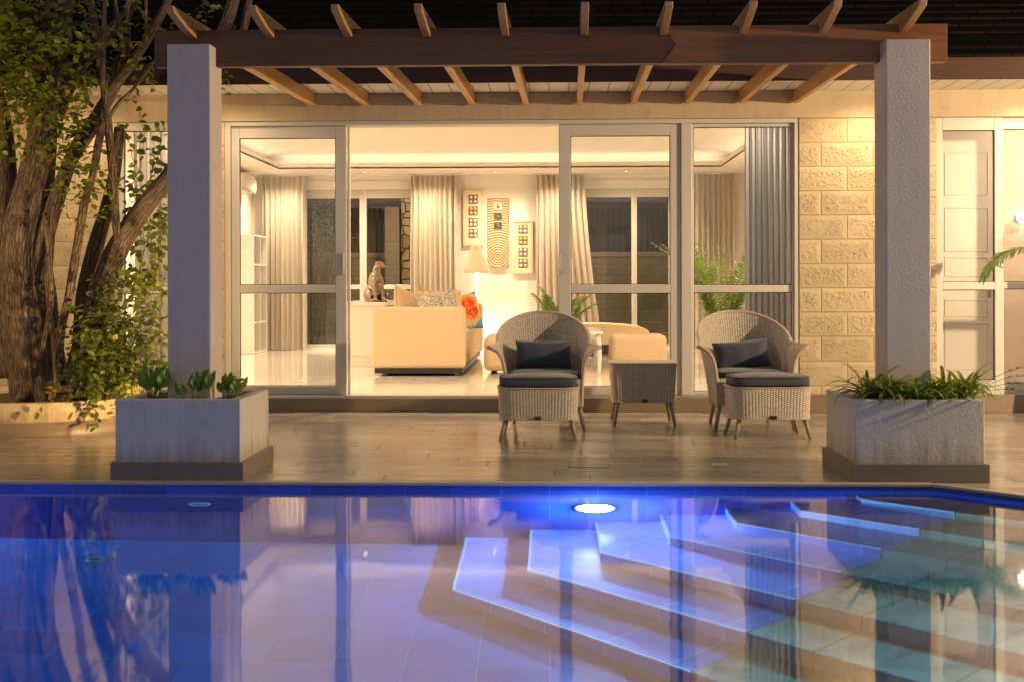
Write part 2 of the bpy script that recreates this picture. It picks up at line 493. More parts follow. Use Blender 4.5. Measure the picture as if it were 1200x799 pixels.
def water_mat():
    g = N('pool_water')
    v = g.pos((1, .55, 1))
    h = g.math('ADD', g.math('MULTIPLY', g.noise(v, 2.0, 2, .5), 1.0), g.math('MULTIPLY', g.noise(v, 9.0, 2, .5), .12))
    nb = g.bump(h, .035, .05)
    fr = g.n('ShaderNodeFresnel'); fr.inputs['IOR'].default_value = WATER_F
    g.set(fr, 'Normal', nb)
    rf = g.n('ShaderNodeBsdfRefraction'); g.set(rf, 'Color', (.90, .95, 1.0)); rf.inputs['IOR'].default_value = 1.333; rf.inputs['Roughness'].default_value = 0.0
    g.set(rf, 'Normal', nb)
    gl = g.n('ShaderNodeBsdfGlossy'); g.set(gl, 'Color', (1, 1, 1)); gl.inputs['Roughness'].default_value = .045
    g.set(gl, 'Normal', nb)
    mx = g.n('ShaderNodeMixShader'); g.set(mx, 0, fr.outputs[0]); g.set(mx, 1, rf.outputs[0]); g.set(mx, 2, gl.outputs[0])
    return g.surf(mx)
WATER_F = 1.8
M['water'] = water_mat()

def glass_mat(name='window_glass', tint=(.97, .98, .97), boost=1.0):
    g = N(name)
    fr = g.n('ShaderNodeFresnel'); fr.inputs['IOR'].default_value = 1.5
    tr = g.n('ShaderNodeBsdfTransparent'); g.set(tr, 0, tint)
    gl = g.n('ShaderNodeBsdfGlossy'); gl.inputs['Roughness'].default_value = .0
    f = g.math('MINIMUM', g.math('MULTIPLY', fr.outputs[0], boost), 1.0)
    mx = g.n('ShaderNodeMixShader'); g.set(mx, 0, f); g.set(mx, 1, tr.outputs[0]); g.set(mx, 2, gl.outputs[0])
    return g.surf(mx)
M['glass'] = glass_mat(boost=1.5)
M['frame'] = simple('white_door_frame', (.55, .53, .50), .38, .04, 2)
M['gasket'] = simple('black_gasket', (.03, .03, .03), .6)
M['track'] = simple('aluminium_track', (.62, .6, .56), .3, .05, 3, metal=.8)
M['in_wall'] = simple('warm_white_wall', (.80, .775, .73), .8, .03, 1.5, .08, 90, obj=False)
M['in_ceiling'] = simple('cream_ceiling', (.82, .79, .74), .85, .02, 1.5, obj=False)
M['in_floor'] = tiles('polished_cream_floor_tile', (.66, .61, .54), (.46, .42, .36), .8, (0, 1), .07, .05, gw=.004)
M['white_gloss'] = simple('white_lacquer', (.78, .74, .70), .22, .03, 2)
M['white_paint'] = simple('white_paint', (.72, .70, .66), .45, .03, 2)
M['black'] = simple('black_plastic', (.02, .02, .022), .4)
M['chrome'] = simple('chrome', (.75, .74, .72), .15, .02, metal=1.0)

def wicker_mat():
    g = N('taupe_woven_wicker')
    tc = g.n('ShaderNodeTexCoord'); sp = g.n('ShaderNodeSeparateXYZ'); g.set(sp, 0, tc.outputs['UV'])
    u = g.math('DIVIDE', sp.outputs[0], .0205); cu = g.math('FLOOR', u)
    v = g.math('ADD', g.math('DIVIDE', sp.outputs[1], .0135), g.math('MULTIPLY', cu, .5))
    def hump(q, p): return g.math('POWER', g.math('ABSOLUTE', g.math('SINE', g.math('MULTIPLY', q, PI))), p)
    h = g.math('MULTIPLY', hump(u, .55), hump(v, .7))
    cb = g.n('ShaderNodeCombineXYZ'); g.set(cb, 0, cu); g.set(cb, 1, g.math('FLOOR', v))
    wn = g.n('ShaderNodeTexWhiteNoise'); g.set(wn, 'Vector', cb.outputs[0])
    strand = g.mix(wn.outputs['Value'], (.50, .44, .375), (.66, .59, .51))
    c = g.mix(g.ramp(h, [(.1, (0, 0, 0)), (.45, (1, 1, 1))]), (.17, .13, .095), strand)
    return g.bsdf(c, .55, g.bump(h, .9, .006), Specular_IOR_Level=.4)
M['wicker'] = wicker_mat()
M['wicker_rim'] = simple('braided_wicker_edge', (.44, .36, .28), .55, .2, 60, .6, 110, .005)
M['leg'] = simple('taupe_wood_leg', (.27, .21, .155), .5, .15, 20, .2, 60)
def fabric(name, col, rough=.9, weave=700, var=.1, sheen=.2, wr=.25):
    g = N(name); v = g.coord('Object')
    c = g.mix(g.noise(v, 6, 4), sc(col, 1 - var), sc(col, 1 + var))
    h = g.math('ADD', g.math('MULTIPLY', g.noise(v, weave, 2), .35), g.math('MULTIPLY', g.noise(v, 11, 3, .5, .6), 1.0))
    return g.bsdf(c, rough, g.bump(h, wr, .008), Sheen_Weight=sheen, Specular_IOR_Level=.2)
M['dark_fabric'] = fabric('charcoal_cushion_cloth', (.055, .066, .095))
M['dark_piping'] = fabric('charcoal_piping', (.028, .03, .04))
M['sofa'] = fabric('cream_sofa_cloth', (.62, .47, .30), .9, 500, .06, .1, .3)
M['curtain'] = fabric('beige_curtain_cloth', (.52, .47, .40), .9, 300, .06, .1, .15)
def sheer(name, col, k):
    g = N(name); v = g.coord('Object')
    d = g.n('ShaderNodeBsdfDiffuse'); g.set(d, 0, col); t = g.n('ShaderNodeBsdfTranslucent'); g.set(t, 0, col)
    mx = g.n('ShaderNodeMixShader'); g.set(mx, 0, k); g.set(mx, 1, d.outputs[0]); g.set(mx, 2, t.outputs[0])
    return g.surf(mx)
M['curtain_grey'] = sheer('grey_curtain_cloth', (.37, .38, .405), .35)
M['curtain_white'] = sheer('white_curtain_cloth', (.46, .45, .43), .35)
M['soil'] = simple('planter_soil', (.07, .048, .03), .95, .4, 20, .9, 60, .02)

def leaf_mat(name, c0, c1, c2, trans=.35, scale=14):
    g = N(name); v = g.pos()
    c = g.ramp(g.noise(v, scale, 3, .6), [(.3, c0), (.55, c1), (.78, c2)])
    b = g.n('ShaderNodeBsdfPrincipled'); g.set(b, 'Base Color', c); g.set(b, 'Roughness', .42)
    t = g.n('ShaderNodeBsdfTranslucent'); g.set(t, 0, g.mix(.5, c, (.30, .34, .03)))
    mx = g.n('ShaderNodeMixShader'); g.set(mx, 0, trans); g.set(mx, 1, b.outputs[0]); g.set(mx, 2, t.outputs[0])
    return g.surf(mx)
M['leaf'] = leaf_mat('tree_leaf', (.09, .13, .012), (.19, .24, .018), (.36, .37, .03))
M['leaf_dark'] = leaf_mat('shrub_leaf', (.05, .085, .016), (.11, .155, .02), (.24, .26, .03))
M['leaf_broad'] = leaf_mat('broad_leaf', (.06, .13, .022), (.13, .24, .035), (.24, .34, .06), .25, 9)
M['leaf_yellow'] = leaf_mat('yellowed_leaf', (.35, .25, .03), (.45, .34, .05), (.5, .38, .08), .3)
M['leaf_strap'] = leaf_mat('strap_leaf', (.09, .14, .022), (.26, .35, .05), (.50, .55, .12), .3, 22)
M['leaf_palm'] = leaf_mat('palm_leaf', (.08, .16, .03), (.15, .26, .05), (.26, .36, .08), .35, 10)
M['leaf_red'] = leaf_mat('coleus_leaf', (.05, .018, .012), (.10, .03, .018), (.16, .07, .03), .15, 30)

def bark_mat():
    g = N('ridged_brown_bark')
    tc = g.n('ShaderNodeTexCoord'); mp = g.n('ShaderNodeMapping'); mp.inputs['Scale'].default_value = (9, 1.5, 1)
    g.set(mp, 'Vector', tc.outputs['UV'])
    a = g.noise(mp.outputs[0], 5.0, 6, .65, .7)
    b = g.noise(g.pos(), 6, 5, .6)
    vo = g.n('ShaderNodeTexVoronoi', feature='DISTANCE_TO_EDGE'); g.set(vo, 'Vector', mp.outputs[0]); vo.inputs['Scale'].default_value = 4.5
    cr = g.ramp(vo.outputs['Distance'], [(.0, (0, 0, 0)), (.16, (1, 1, 1))])
    h = g.math('ADD', g.math('MULTIPLY', a, 1.2), g.math('MULTIPLY', cr, .55))
    c = g.ramp(g.math('MULTIPLY_ADD', b, .5, g.math('MULTIPLY', a, .55)), [(.3, (.11, .075, .05)), (.52, (.25, .18, .12)), (.72, (.42, .33, .24))])
    c = g.mix(g.math('MULTIPLY', g.math('SUBTRACT', 1.0, cr), .45), c, (.045, .03, .02))
    return g.bsdf(c, .9, g.bump(h, 1.0, .03), Specular_IOR_Level=.15)
M['bark'] = bark_mat()
M['twig'] = simple('thin_bark', (.13, .09, .06), .85, .3, 30, .5, 80)
# ================================================================== SETTING: ground, deck, pool
WZ = -0.036
PE = 6.925                       # far pool edge
A_, B_ = (-9.0, PE), (2.12, PE)  # far edge, then the edge turns 45 degrees towards the viewer
C_, D_, E_ = (3.42, PE - 1.30), (3.42, 1.2), (-9.0, 1.2)
POOL = [A_, B_, C_, D_, E_]
FLOORZ = -1.40

def struct(name, mb, mat, parent=None, **k):
    o = mb.build(name, mat, parent, **k)
    if parent is None: o['kind'] = 'structure'
    return o

m = MB()
def flat(m, pts, z): m.poly([(x, y, z) for x, y in pts])
flat(m, [(-14, PE), (14, PE), (14, 10.9), (-14, 10.9)], 0)
flat(m, [B_, (C_[0], C_[1]), (14, C_[1]), (14, PE)], 0)
flat(m, [D_, (14, 1.2), (14, C_[1]), C_], 0)
flat(m, [(-14, -6), (14, -6), (14, 1.2), (-14, 1.2)], 0)
flat(m, [(-14, 1.2), (-9, 1.2), (-9, PE), (-14, PE)], 0)
struct('deck', m, M['deck'])
m = MB()
for q in ([(-300, -300), (300, -300), (300, -6), (-300, -6)], [(-300, -6), (-14, -6), (-14, 10.8), (-300, 10.8)],
          [(14, -6), (300, -6), (300, 10.8), (14, 10.8)], [(-300, 10.8), (300, 10.8), (300, 300), (-300, 300)]):
    flat(m, q, -.01)
struct('ground', m, simple('dry_lawn_ground', (.06, .065, .035), .95, .35, 4, .5, 30))

# thin pale lip along the pool edge (proud of the tile)
m = MB()
m.box(-9, 2.13, PE - .012, PE + .055, -.010, .006)
q = .012 / math.sqrt(2)
m.prism([(B_[0] - q - .004, B_[1] - .012), (C_[0] - q, C_[1] - q), (C_[0] + .04, C_[1] + .04), (B_[0] + .04, B_[1] + .04)], -.010, .0055)
struct('pool_coping', m, M['coping'], bevel=.003)

# the basin
m = MB(); flat(m, [E_, D_, C_, B_, A_], FLOORZ)
struct('pool_floor', m, M['pool_tile'])
m = MB()
m.quad((A_[0], PE, FLOORZ), (B_[0], PE, FLOORZ), (B_[0], PE, -.0005), (A_[0], PE, -.0005))
m.quad((D_[0], D_[1], FLOORZ), (E_[0], E_[1], FLOORZ), (E_[0], E_[1], -.0005), (D_[0], D_[1], -.0005))
struct('pool_wall', m, M['pool_wall_x'])
m = MB()
m.quad((B_[0], B_[1], FLOORZ), (C_[0], C_[1], FLOORZ), (C_[0], C_[1], -.0005), (B_[0], B_[1], -.0005))
m.quad((C_[0], C_[1], FLOORZ), (D_[0], D_[1], FLOORZ), (D_[0], D_[1], -.0005), (C_[0], C_[1], -.0005))
m.quad((E_[0], E_[1], FLOORZ), (A_[0], A_[1], FLOORZ), (A_[0], A_[1], -.0005), (E_[0], E_[1], -.0005))
struct('pool_wall', m, M['pool_wall_d'])
m = MB(); flat(m, [E_, D_, C_, B_, A_], WZ)
wt = struct('water', m, M['water'])

# the seven octagonal steps, tiled blue on the left, slate on the right
DIV = -4.357                      # x - y of the seam between tile and slate
for k in range(7):
    x = 1.70 - .3615 * k
    y = 6.815 - .1475 * k
    z = -.172 - .180 * k
    zb = -.172 - .180 * (k + 1) if k < 6 else FLOORZ
    ssum = x + y
    bx, by = (ssum + DIV) / 2, (ssum - DIV) / 2           # seam on the edge
    # seam on the coping wall
    cs = B_[0] + B_[1] + .03
    wx, wy = (cs + DIV) / 2, (cs - DIV) / 2
    back = PE + .03
    # tile polygon (counter-clockwise): wall corner, step corner, seam, seam at coping wall, pool corner
    zb2 = zb - .05 if k < 6 else zb
    if wx > B_[0]:
        pts = [(x, back), (x, y), (bx, by), (wx, wy), (B_[0] + .015, back)]
    else:
        pts = [(x, back), (x, y), (bx, by), (back + DIV, back)]
    m = MB(); m.prism(pts, zb2, z)
    st = struct('pool_step', m, M['step_blue'])
    t = 2.9
    fx, fy = ssum / 2 + t, ssum / 2 - t
    fx, fy = (ssum - 1.55) / 2, (ssum + 1.55) / 2
    gx, gy = (cs - 1.55) / 2, (cs + 1.55) / 2
    e = .001 * 2
    m = MB(); m.prism([(bx + e, by - e), (fx, fy), (gx, gy), (wx + e, wy - e)], zb2, z - .004)
    struct('slate_tread', m, M['slate'], st, bevel=.008)
    # pale nosing along the tile edges, 2 mm proud
    w = .011
    m = MB()
    p, h = .003, .016
    qd = p / math.sqrt(2)
    m.prism([(x - p, PE - .004), (x - p, y - p * .4), (x + w, y + w * .4), (x + w, PE - .004)], z - h, z + .003)
    m.prism([(x - p, y - p * .42), (bx - qd, by - qd), (bx + w * .7, by + w * .7), (x + w, y + w * .42)], z - h, z + .0032)
    struct('nosing', m, M['nosing'], st)

# pool fittings
def on_wall(px, py):
    "point of the far pool wall seen through the water surface"
    r = ray(px, py); p = Vector((0, 0, H)) + r * ((WZ - H) / r.z); r = r.normalized()
    h = math.hypot(r.x, r.y); s_ = h / 1.333; c_ = math.sqrt(1 - s_ * s_)
    d = Vector((r.x / h * s_, r.y / h * s_, -c_)); t = (PE - p.y) / d.y
    return p + d * t
LAMP = on_wall(697, 594.5)
t = thing('pool_lamp', 'round white underwater lamp shining below the far pool edge', 'pool lamp', (LAMP.x, PE, LAMP.z))
m = MB(); L = LAMP
def disc_y(m, c, prof, n=32):
    n0 = len(m.v)
    for (r, dy) in prof:
        for k in range(n):
            a = 2 * PI * k / n
            m.v.append(Vector((c[0] + r * math.cos(a), c[1] + dy, c[2] + r * math.sin(a))))
    for i in range(len(prof) - 1):
        for k in range(n):
            j = (k + 1) % n
            m.face([n0 + i * n + k, n0 + i * n + j, n0 + (i + 1) * n + j, n0 + (i + 1) * n + k], None, True)
disc_y(m, (L.x, PE, L.z), [(.118, -.001), (.118, -.012), (.108, -.018), (.102, -.012), (.102, -.004)])
m.build('lamp_ring', M['white_paint'], t)
m = MB(); disc_y(m, (L.x, PE, L.z), [(.103, -.013), (.07, -.022), (.03, -.026), (.0005, -.027)])
m.build('lamp_lens', emit('pool_lamp_lens', (.62, .80, 1.0), 130.0), t)
t = thing('pool_lamp', 'added underwater lamp further left along the pool edge, beyond the view', 'pool lamp', (-4.6, PE, LAMP.z))  # unseen lamp, added to turn the left of the pool bluer
m = MB(); disc_y(m, (-4.6, PE, LAMP.z), [(.118, -.001), (.118, -.012), (.108, -.018), (.102, -.012), (.102, -.004)]); m.build('lamp_ring', M['white_paint'], t)
m = MB(); disc_y(m, (-4.6, PE, LAMP.z), [(.103, -.013), (.07, -.022), (.03, -.026), (.0005, -.027)]); m.build('lamp_lens', bpy.data.materials['pool_lamp_lens'], t)
t = thing('pool_lamp', 'added underwater lamp in the right side of the pool, beyond the view', 'pool lamp', (3.42, 3.6, -.17))  # unseen lamp, added to light the slate treads
for nm, pr, mt in (('lamp_ring', [(.118, -.001), (.118, -.012), (.108, -.018), (.102, -.012), (.102, -.004)], M['white_paint']), ('lamp_lens', [(.103, -.013), (.07, -.022), (.03, -.026), (.0005, -.027)], bpy.data.materials['pool_lamp_lens'])):
    m = MB(); disc_y(m, (0, 0, 0), pr); m.v = [Vector((3.42 + v.y, 3.6 - v.x, -.17 + v.z)) for v in m.v]; m.build(nm, mt, t)
for (px, py, lab, wall) in ((234, 590, 'round blue inlet fitting high on the pool wall below the left planter', True), (113, 655, 'round blue inlet fitting low in the pool at the far left', False)):
    p = on_wall(px, py)
    if not wall:
        r = ray(px, py); q = Vector((0, 0, H)) + r * ((WZ - H) / r.z); r = r.normalized(); h = math.hypot(r.x, r.y); s_ = h / 1.333; c_ = math.sqrt(1 - s_ * s_)
        d = Vector((r.x / h * s_, r.y / h * s_, -c_)); p = q + d * ((FLOORZ - q.z) / d.z)
    t = thing('pool_inlet', lab, 'inlet', tuple(p), group='round fittings in the pool')
    if wall:
        m = MB(); disc_y(m, (p.x, PE, p.z), [(.062, -.001), (.062, -.008), (.04, -.012), (.036, -.005), (.022, -.004), (.02, -.014), (.0005, -.014)])
        m.build('flange', simple('pale_blue_plastic', (.30, .62, .80), .35), t)
        m = MB(); disc_y(m, (p.x, PE, p.z), [(.012, -.0142), (.011, -.02), (.0004, -.021)]); m.build('nozzle', M['black'], t)
    else:
        m = MB(); m.lathe((p.x, p.y, FLOORZ), [(.056, .001), (.056, .008), (.036, .012), (.033, .006), (.0005, .006)])
        m.build('flange', simple('pale_teal_plastic', (.06, .24, .30), .35), t)
        m = MB(); m.lathe((p.x, p.y, FLOORZ), [(.02, .009), (.018, .018), (.0005, .019)]); m.build('nozzle', M['black'], t)

# little flush fittings in the deck
for (px, py, lab) in ((843, 543.5, 'small pale square light set flush in the deck before the right chair'), (690, 545.5, 'dark framed square hatch of tile set flush in the deck near the pool')):
    r = ray(px, py); p = Vector((0, 0, H)) + r * (-H / r.z)
    if 'hatch' in lab:
        t = thing('deck_hatch', lab, 'hatch', (p.x, p.y, 0))
        m = MB(); w, d = .13, .075
        for b in ((-w, w, -d, -d + .008), (-w, w, d - .008, d), (-w, -w + .008, -d + .008, d - .008), (w - .008, w, -d + .008, d - .008)):
            m.box(p.x + b[0], p.x + b[1], p.y + b[2], p.y + b[3], -.004, .003)
        m.build('rim', M['gasket'], t)
        boxes((p.x - w + .009, p.x + w - .009, p.y - d + .009, p.y + d - .009, -.003, .002)).build('lid', M['deck'], t)
    else:
        t = thing('deck_light', lab, 'deck light', (p.x, p.y, 0))
        boxes((p.x - .045, p.x + .045, p.y - .045, p.y + .045, -.004, .003)).build('rim', M['track'], t)
        boxes((p.x - .034, p.x + .034, p.y - .034, p.y + .034, .0, .0045)).build('lens', M['white_gloss'], t)

# ================================================================== HOUSE
FY = 10.90                       # outer face of the facade
WT = .22                         # wall thickness
IFZ = .128                       # indoor floor
HEAD = ZA(140.5, FY)             # door head
SOF = ZA(109, FY)                # soffit level
X1L, X1R = XA(263, FY), XA(937, FY)      # main opening
WLX0, WLX1 = XA(137, FY), XA(238, FY)    # left window
WRX0, WRX1 = XA(1097.5, FY), 5.2         # right window
house = thing('house', 'cream stone house with wide lit glass doors and a dark shingle roof', 'house', (0, FY, 0))
for x0, x1 in ((-13, WLX0), (WLX1, X1L), (X1R, WRX0), (WRX1, 13)):
    boxes((x0, x1, FY, FY + WT, 0, HEAD)).build('facade_wall', M['stone'], house)
boxes((-13, 13, FY - .012, FY + WT, HEAD, SOF + .3)).build('lintel_band', M['plaster_band'], house)
# strip built in place of a shadow band under the soffit; rafters end here
boxes((XA(252, FY), XA(937, FY), FY - .05, FY - .013, ZA(122, FY), SOF - .006)).build('shadow_strip', M['plaster_band'], house, bevel=.003)
# plinth along the wall, stepped under the doors
m = MB()
m.box(-13, X1L - .02, FY - .03, FY - .001, 0, IFZ + .03)
m.box(X1R + .02, 13, FY - .03, FY - .001, 0, IFZ + .03)
m.box(X1L - .02, X1R + .02, FY - .035, FY + WT, 0, IFZ - .004)
m.build('plinth', M['step_tile'], house, bevel=.004)
boxes((X1L + .01, X1R - .01, FY + .005, FY + .19, IFZ - .004, IFZ + .016)).build('door_track', M['track'], house, bevel=.003)
# roof, fascia and soffit
EY = 10.2
FB, FT = ZA(95, EY), ZA(71, EY)
boxes((-14, 14, EY + .03, FY - .012, SOF - .003, SOF + .03)).build('soffit', M['soffit'], house)
boxes((-14, 14, EY, EY + .03, FB - .012, FT)).build('fascia', M['fascia'], house, bevel=.004)
m = MB()
ry = 16.0; rz = FT + (ry - EY) * .50
for i in range(28):
    ya, yb = EY - .06 + (ry - EY + .06) * i / 28, EY - .06 + (ry - EY + .06) * (i + 1) / 28
    za, zb = FT + .02 + (ya - EY) * .50, FT + .02 + (yb - EY) * .50
    m.quad((-14, ya, za + .022), (14, ya, za + .022), (14, yb, zb), (-14, yb, zb))
    m.quad((-14, ya, za - .004), (14, ya, za - .004), (14, ya, za + .022), (-14, ya, za + .022))
m.quad((-14, 21.5, FT + .02), (-14, ry, rz), (14, ry, rz), (14, 21.5, FT + .02))
m.quad((-14, EY, FT), (14, EY, FT), (14, FY + .1, FT + .0), (-14, FY + .1, FT))
m.build('roof', M['roof'], house)

# ---- doors and windows (frames of white profile, thin glass)
def sash(parent, name, X0, X1, Z0, Z1, gx0, gx1, gz0, gz1, Y, dep=.05, mids=(), label=None):
    "a frame X0..X1 x Z0..Z1 with its glass opening gx0..gx1 x gz0..gz1, mids = list of (z0, z1) rails"
    m = MB()
    m.box(X0, gx0, Y, Y + dep, Z0, Z1); m.box(gx1, X1, Y, Y + dep, Z0, Z1)
    m.box(gx0, gx1, Y + .0005, Y + dep, Z0, gz0); m.box(gx0, gx1, Y + .0005, Y + dep, gz1, Z1)
    for a, b in mids: m.box(gx0, gx1, Y + .001, Y + dep, a, b)
    o = m.build(name, M['frame'], parent, bevel=.005)
    if label: o['label'] = label
    zs = [gz0] + [q for ab in mids for q in ab] + [gz1]
    for i in range(0, len(zs), 2):
        a, b = zs[i], zs[i + 1]
        mm = MB(); g = .006
        yy = Y + dep * .35
        mm.box(gx0, gx0 + g, yy, yy + .012, a, b); mm.box(gx1 - g, gx1, yy, yy + .012, a, b)
        mm.box(gx0 + g, gx1 - g, yy, yy + .012, a, a + g); mm.box(gx0 + g, gx1 - g, yy, yy + .012, b - g, b)
        mm.build('gasket', M['gasket'], o)
        mm = MB(); mm.quad((gx0, Y + dep * .55, a), (gx1, Y + dep * .55, a), (gx1, Y + dep * .55, b), (gx0, Y + dep * .55, b))
        mm.build('pane', M['glass'], o)
    return o
Yo = FY + .02
def X(px): return XA(px, Yo)
def Z(py): return ZA(py, Yo)
# outer frame
m = MB()
m.box(X1L, X(270), Yo - .01, Yo + .17, IFZ + .017, Z(146)); m.box(X(931), X1R, Yo - .01, Yo + .17, IFZ + .017, Z(146))
m.box(X1L, X1R, Yo - .0095, Yo + .17, Z(146), HEAD - .001)
m.box(X(798.5), X(811), Yo - .009, Yo + .17, IFZ + .017, Z(146))
m.build('door_frame', M['frame'], house, bevel=.005)
zb_, zt_ = IFZ + .018, Z(146.3)
mid = [(Z(343), Z(333.5))]
d1 = sash(house, 'sliding_door', X(270.4), X(405), zb_, zt_, X(279.5), X(392.5), Z(452.5), Z(160), Yo + .03, .05, mid)
d2 = sash(house, 'sliding_door', X(655), X(798), zb_, zt_, X(669), X(786), Z(453), Z(159.5), Yo + .02, .05, [(Z(344), Z(334))])
d3 = sash(house, 'fixed_window', X(811.3), X(930.6), zb_, zt_, X(813.5), X(929), Z(459), Z(150), Yo + .03, .05, [(Z(343.5), Z(335))])
for d, px in ((d1, 402.5), (d2, 657.5)):
    m = MB(); hx = X(px); m.box(hx - .012, hx + .012, Yo - .004, Yo + .019, Z(322), Z(296)); m.box(hx - .007, hx + .007, Yo - .022, Yo - .004, Z(318), Z(300))
    m.build('handle', M['chrome'], d, bevel=.003)
# a second rail of the opening (sliding track jamb)
boxes((X(405.3), X(408), Yo + .09, Yo + .14, zb_, zt_)).build('inner_jamb', M['frame'], house, bevel=.003)
# left window
sash(house, 'window', WLX0 + .002, WLX1 - .002, IFZ, HEAD - .002, X(145), X(231), ZA(441, Yo), Z(151), Yo, .06, [(Z(343.5), Z(335))])
# right window: closed leaf, then an open one
sash(house, 'window', WRX0 + .002, X(1176), IFZ, HEAD - .002, X(1105), X(1166), Z(445), Z(156), Yo, .06, [(Z(341), Z(332))])
sash(house, 'window', X(1176.3), WRX1 - .002, IFZ, HEAD - .002, X(1178), WRX1 - .06, Z(449), Z(154.5), Yo + .03, .05, [(Z(340), Z(332))])

# ---- main room
RX0, RX1, BY = -4.65, 3.22, 19.3
FI = FY + WT                     # inner face of the facade
CZ = 2.84
m = MB()
m.box(-9.5, RX1 + 2.6, FI, BY + .3, -.2, IFZ)
m.build('floor', M['in_floor'], house)
m = MB()
bwl0, bwl1, bwr0, bwr1 = XA(357, BY), XA(483, BY), XA(684, BY), XA(786, BY)
bz0, bz1 = ZA(407, BY), ZA(221, BY)
m.box(RX0 - .2, bwl0, BY, BY + .2, IFZ, 3.38); m.box(bwl1, bwr0, BY, BY + .2, IFZ, 3.38); m.box(bwr1, RX1 + .2, BY, BY + .2, IFZ, 3.38)
m.box(bwl0, bwl1, BY, BY + .2, bz1, 3.38); m.box(bwr0, bwr1, BY, BY + .2, bz1, 3.38)
m.box(bwl0, bwl1, BY, BY + .2, IFZ, bz0); m.box(bwr0, bwr1, BY, BY + .2, IFZ, bz0)
m.box(RX0 - .15, RX0, FI, BY - .001, IFZ, 3.38); m.box(RX1, RX1 + .12, FI, BY - .001, IFZ, 3.38)
m.build('interior_wall', M['in_wall'], house)
m = MB()                          # dropped border and hipped tray ceiling
ix0, ix1, iy0, iy1 = XA(326, 18.1), XA(846, 18.1), 12.3, 18.15
m.box(RX0, ix0, FI, BY, CZ, CZ + .02); m.box(ix1, RX1, FI, BY, CZ, CZ + .02)
m.box(ix0, ix1, FI, iy0, CZ, CZ + .02); m.box(ix0, ix1, iy1, BY, CZ, CZ + .02)
for b in ((ix0 - .03, ix0, iy0 - .03, iy1 + .03), (ix1, ix1 + .03, iy0 - .03, iy1 + .03), (ix0, ix1, iy0 - .03, iy0), (ix0, ix1, iy1, iy1 + .03)):
    m.box(*b, CZ - .003, CZ + .085)
o_, zc, zi = .28, CZ + .18, CZ + .62
r0 = [(ix0 - o_, iy0 - o_), (ix1 + o_, iy0 - o_), (ix1 + o_, iy1 + o_), (ix0 - o_, iy1 + o_)]
ins = 1.7
r1 = [(ix0 + ins, iy0 + ins), (ix1 - ins, iy0 + ins), (ix1 - ins, iy1 - ins), (ix0 + ins, iy1 - ins)]
for i in range(4):
    j = (i + 1) % 4
    m.quad((*r0[i], zc), (*r0[j], zc), (*r1[j], zi), (*r1[i], zi))
    m.quad((*r0[i], CZ + .02), (*r0[j], CZ + .02), (*r0[j], zc), (*r0[i], zc))
m.quad(*[(*p, zi) for p in r1])
m.build('ceiling', M['in_ceiling'], house)
boxes((-9.6, 6.0, FI, 12.0, 3.384, 3.41), (-9.6, 6.0, 12.001, BY + .2, 3.72, 3.78)).build('attic_slab', M['in_ceiling'], house)
m = MB()                          # skirting
m.box(RX0, RX0 + .015, FI, BY, IFZ, IFZ + .09); m.box(bwl1, bwr0, BY - .015, BY, IFZ, IFZ + .09); m.box(RX0 + .015, bwl0, BY - .015, BY, IFZ, IFZ + .09)
m.box(bwr1, RX1, BY - .015, BY, IFZ, IFZ + .09); m.box(RX1 - .015, RX1, FI, BY - .015, IFZ, IFZ + .09)
m.build('skirting', M['white_paint'], house)
# back windows
YB = BY + .05
def XB(px): return XA(px, YB)
def ZB(py): return ZA(py, YB)
for (p0, p1, mull) in ((358, 482, (421.5, 429.5)), (685, 785, (740, 746.5))):
    sash(house, 'garden_window', XB(p0), XB(mull[0] + 4), ZB(407), ZB(222), XB(p0 + 1.5), XB(mull[0]), ZB(403), ZB(232), YB, .06, [(ZB(339), ZB(333.5))])
    sash(house, 'garden_window', XB(mull[0] + 4.1), XB(p1), ZB(407), ZB(222), XB(mull[1]), XB(p1 - 1.5), ZB(403), ZB(232), YB, .06, [(ZB(339), ZB(333.5))])
    boxes((XB(p0 - 1), XB(p1 + 1), BY - .03, BY + .045, ZB(222) - .002, ZB(212))).build('window_head', M['white_paint'], house)
# ---- the small room behind the left window and the one behind the right window
boxes((-9.5, RX0 - .15, 14.0, 14.15, IFZ, 3.38), (-9.5, -9.35, FI, 14, IFZ, 3.38)).build('interior_wall', M['in_wall'], house)
boxes((-9.5, RX0 - .15, FI, 14.0, CZ, CZ + .05)).build('ceiling', M['in_ceiling'], house)
R2Y = 12.65
boxes((RX1 + .12, 5.9, R2Y, R2Y + .15, IFZ, 3.38), (5.75, 5.9, FI, R2Y, IFZ, 3.38)).build('interior_wall', simple('pale_pink_wall', (.80, .70, .60), .8, .03), house)
boxes((RX1 + .12, 5.75, FI, R2Y, CZ, CZ + .05)).build('ceiling', M['in_ceiling'], house)
boxes((XA(1168, R2Y), 5.75, R2Y - .016, R2Y, IFZ, ZA(439, R2Y))).build('skirting', M['white_paint'], house)
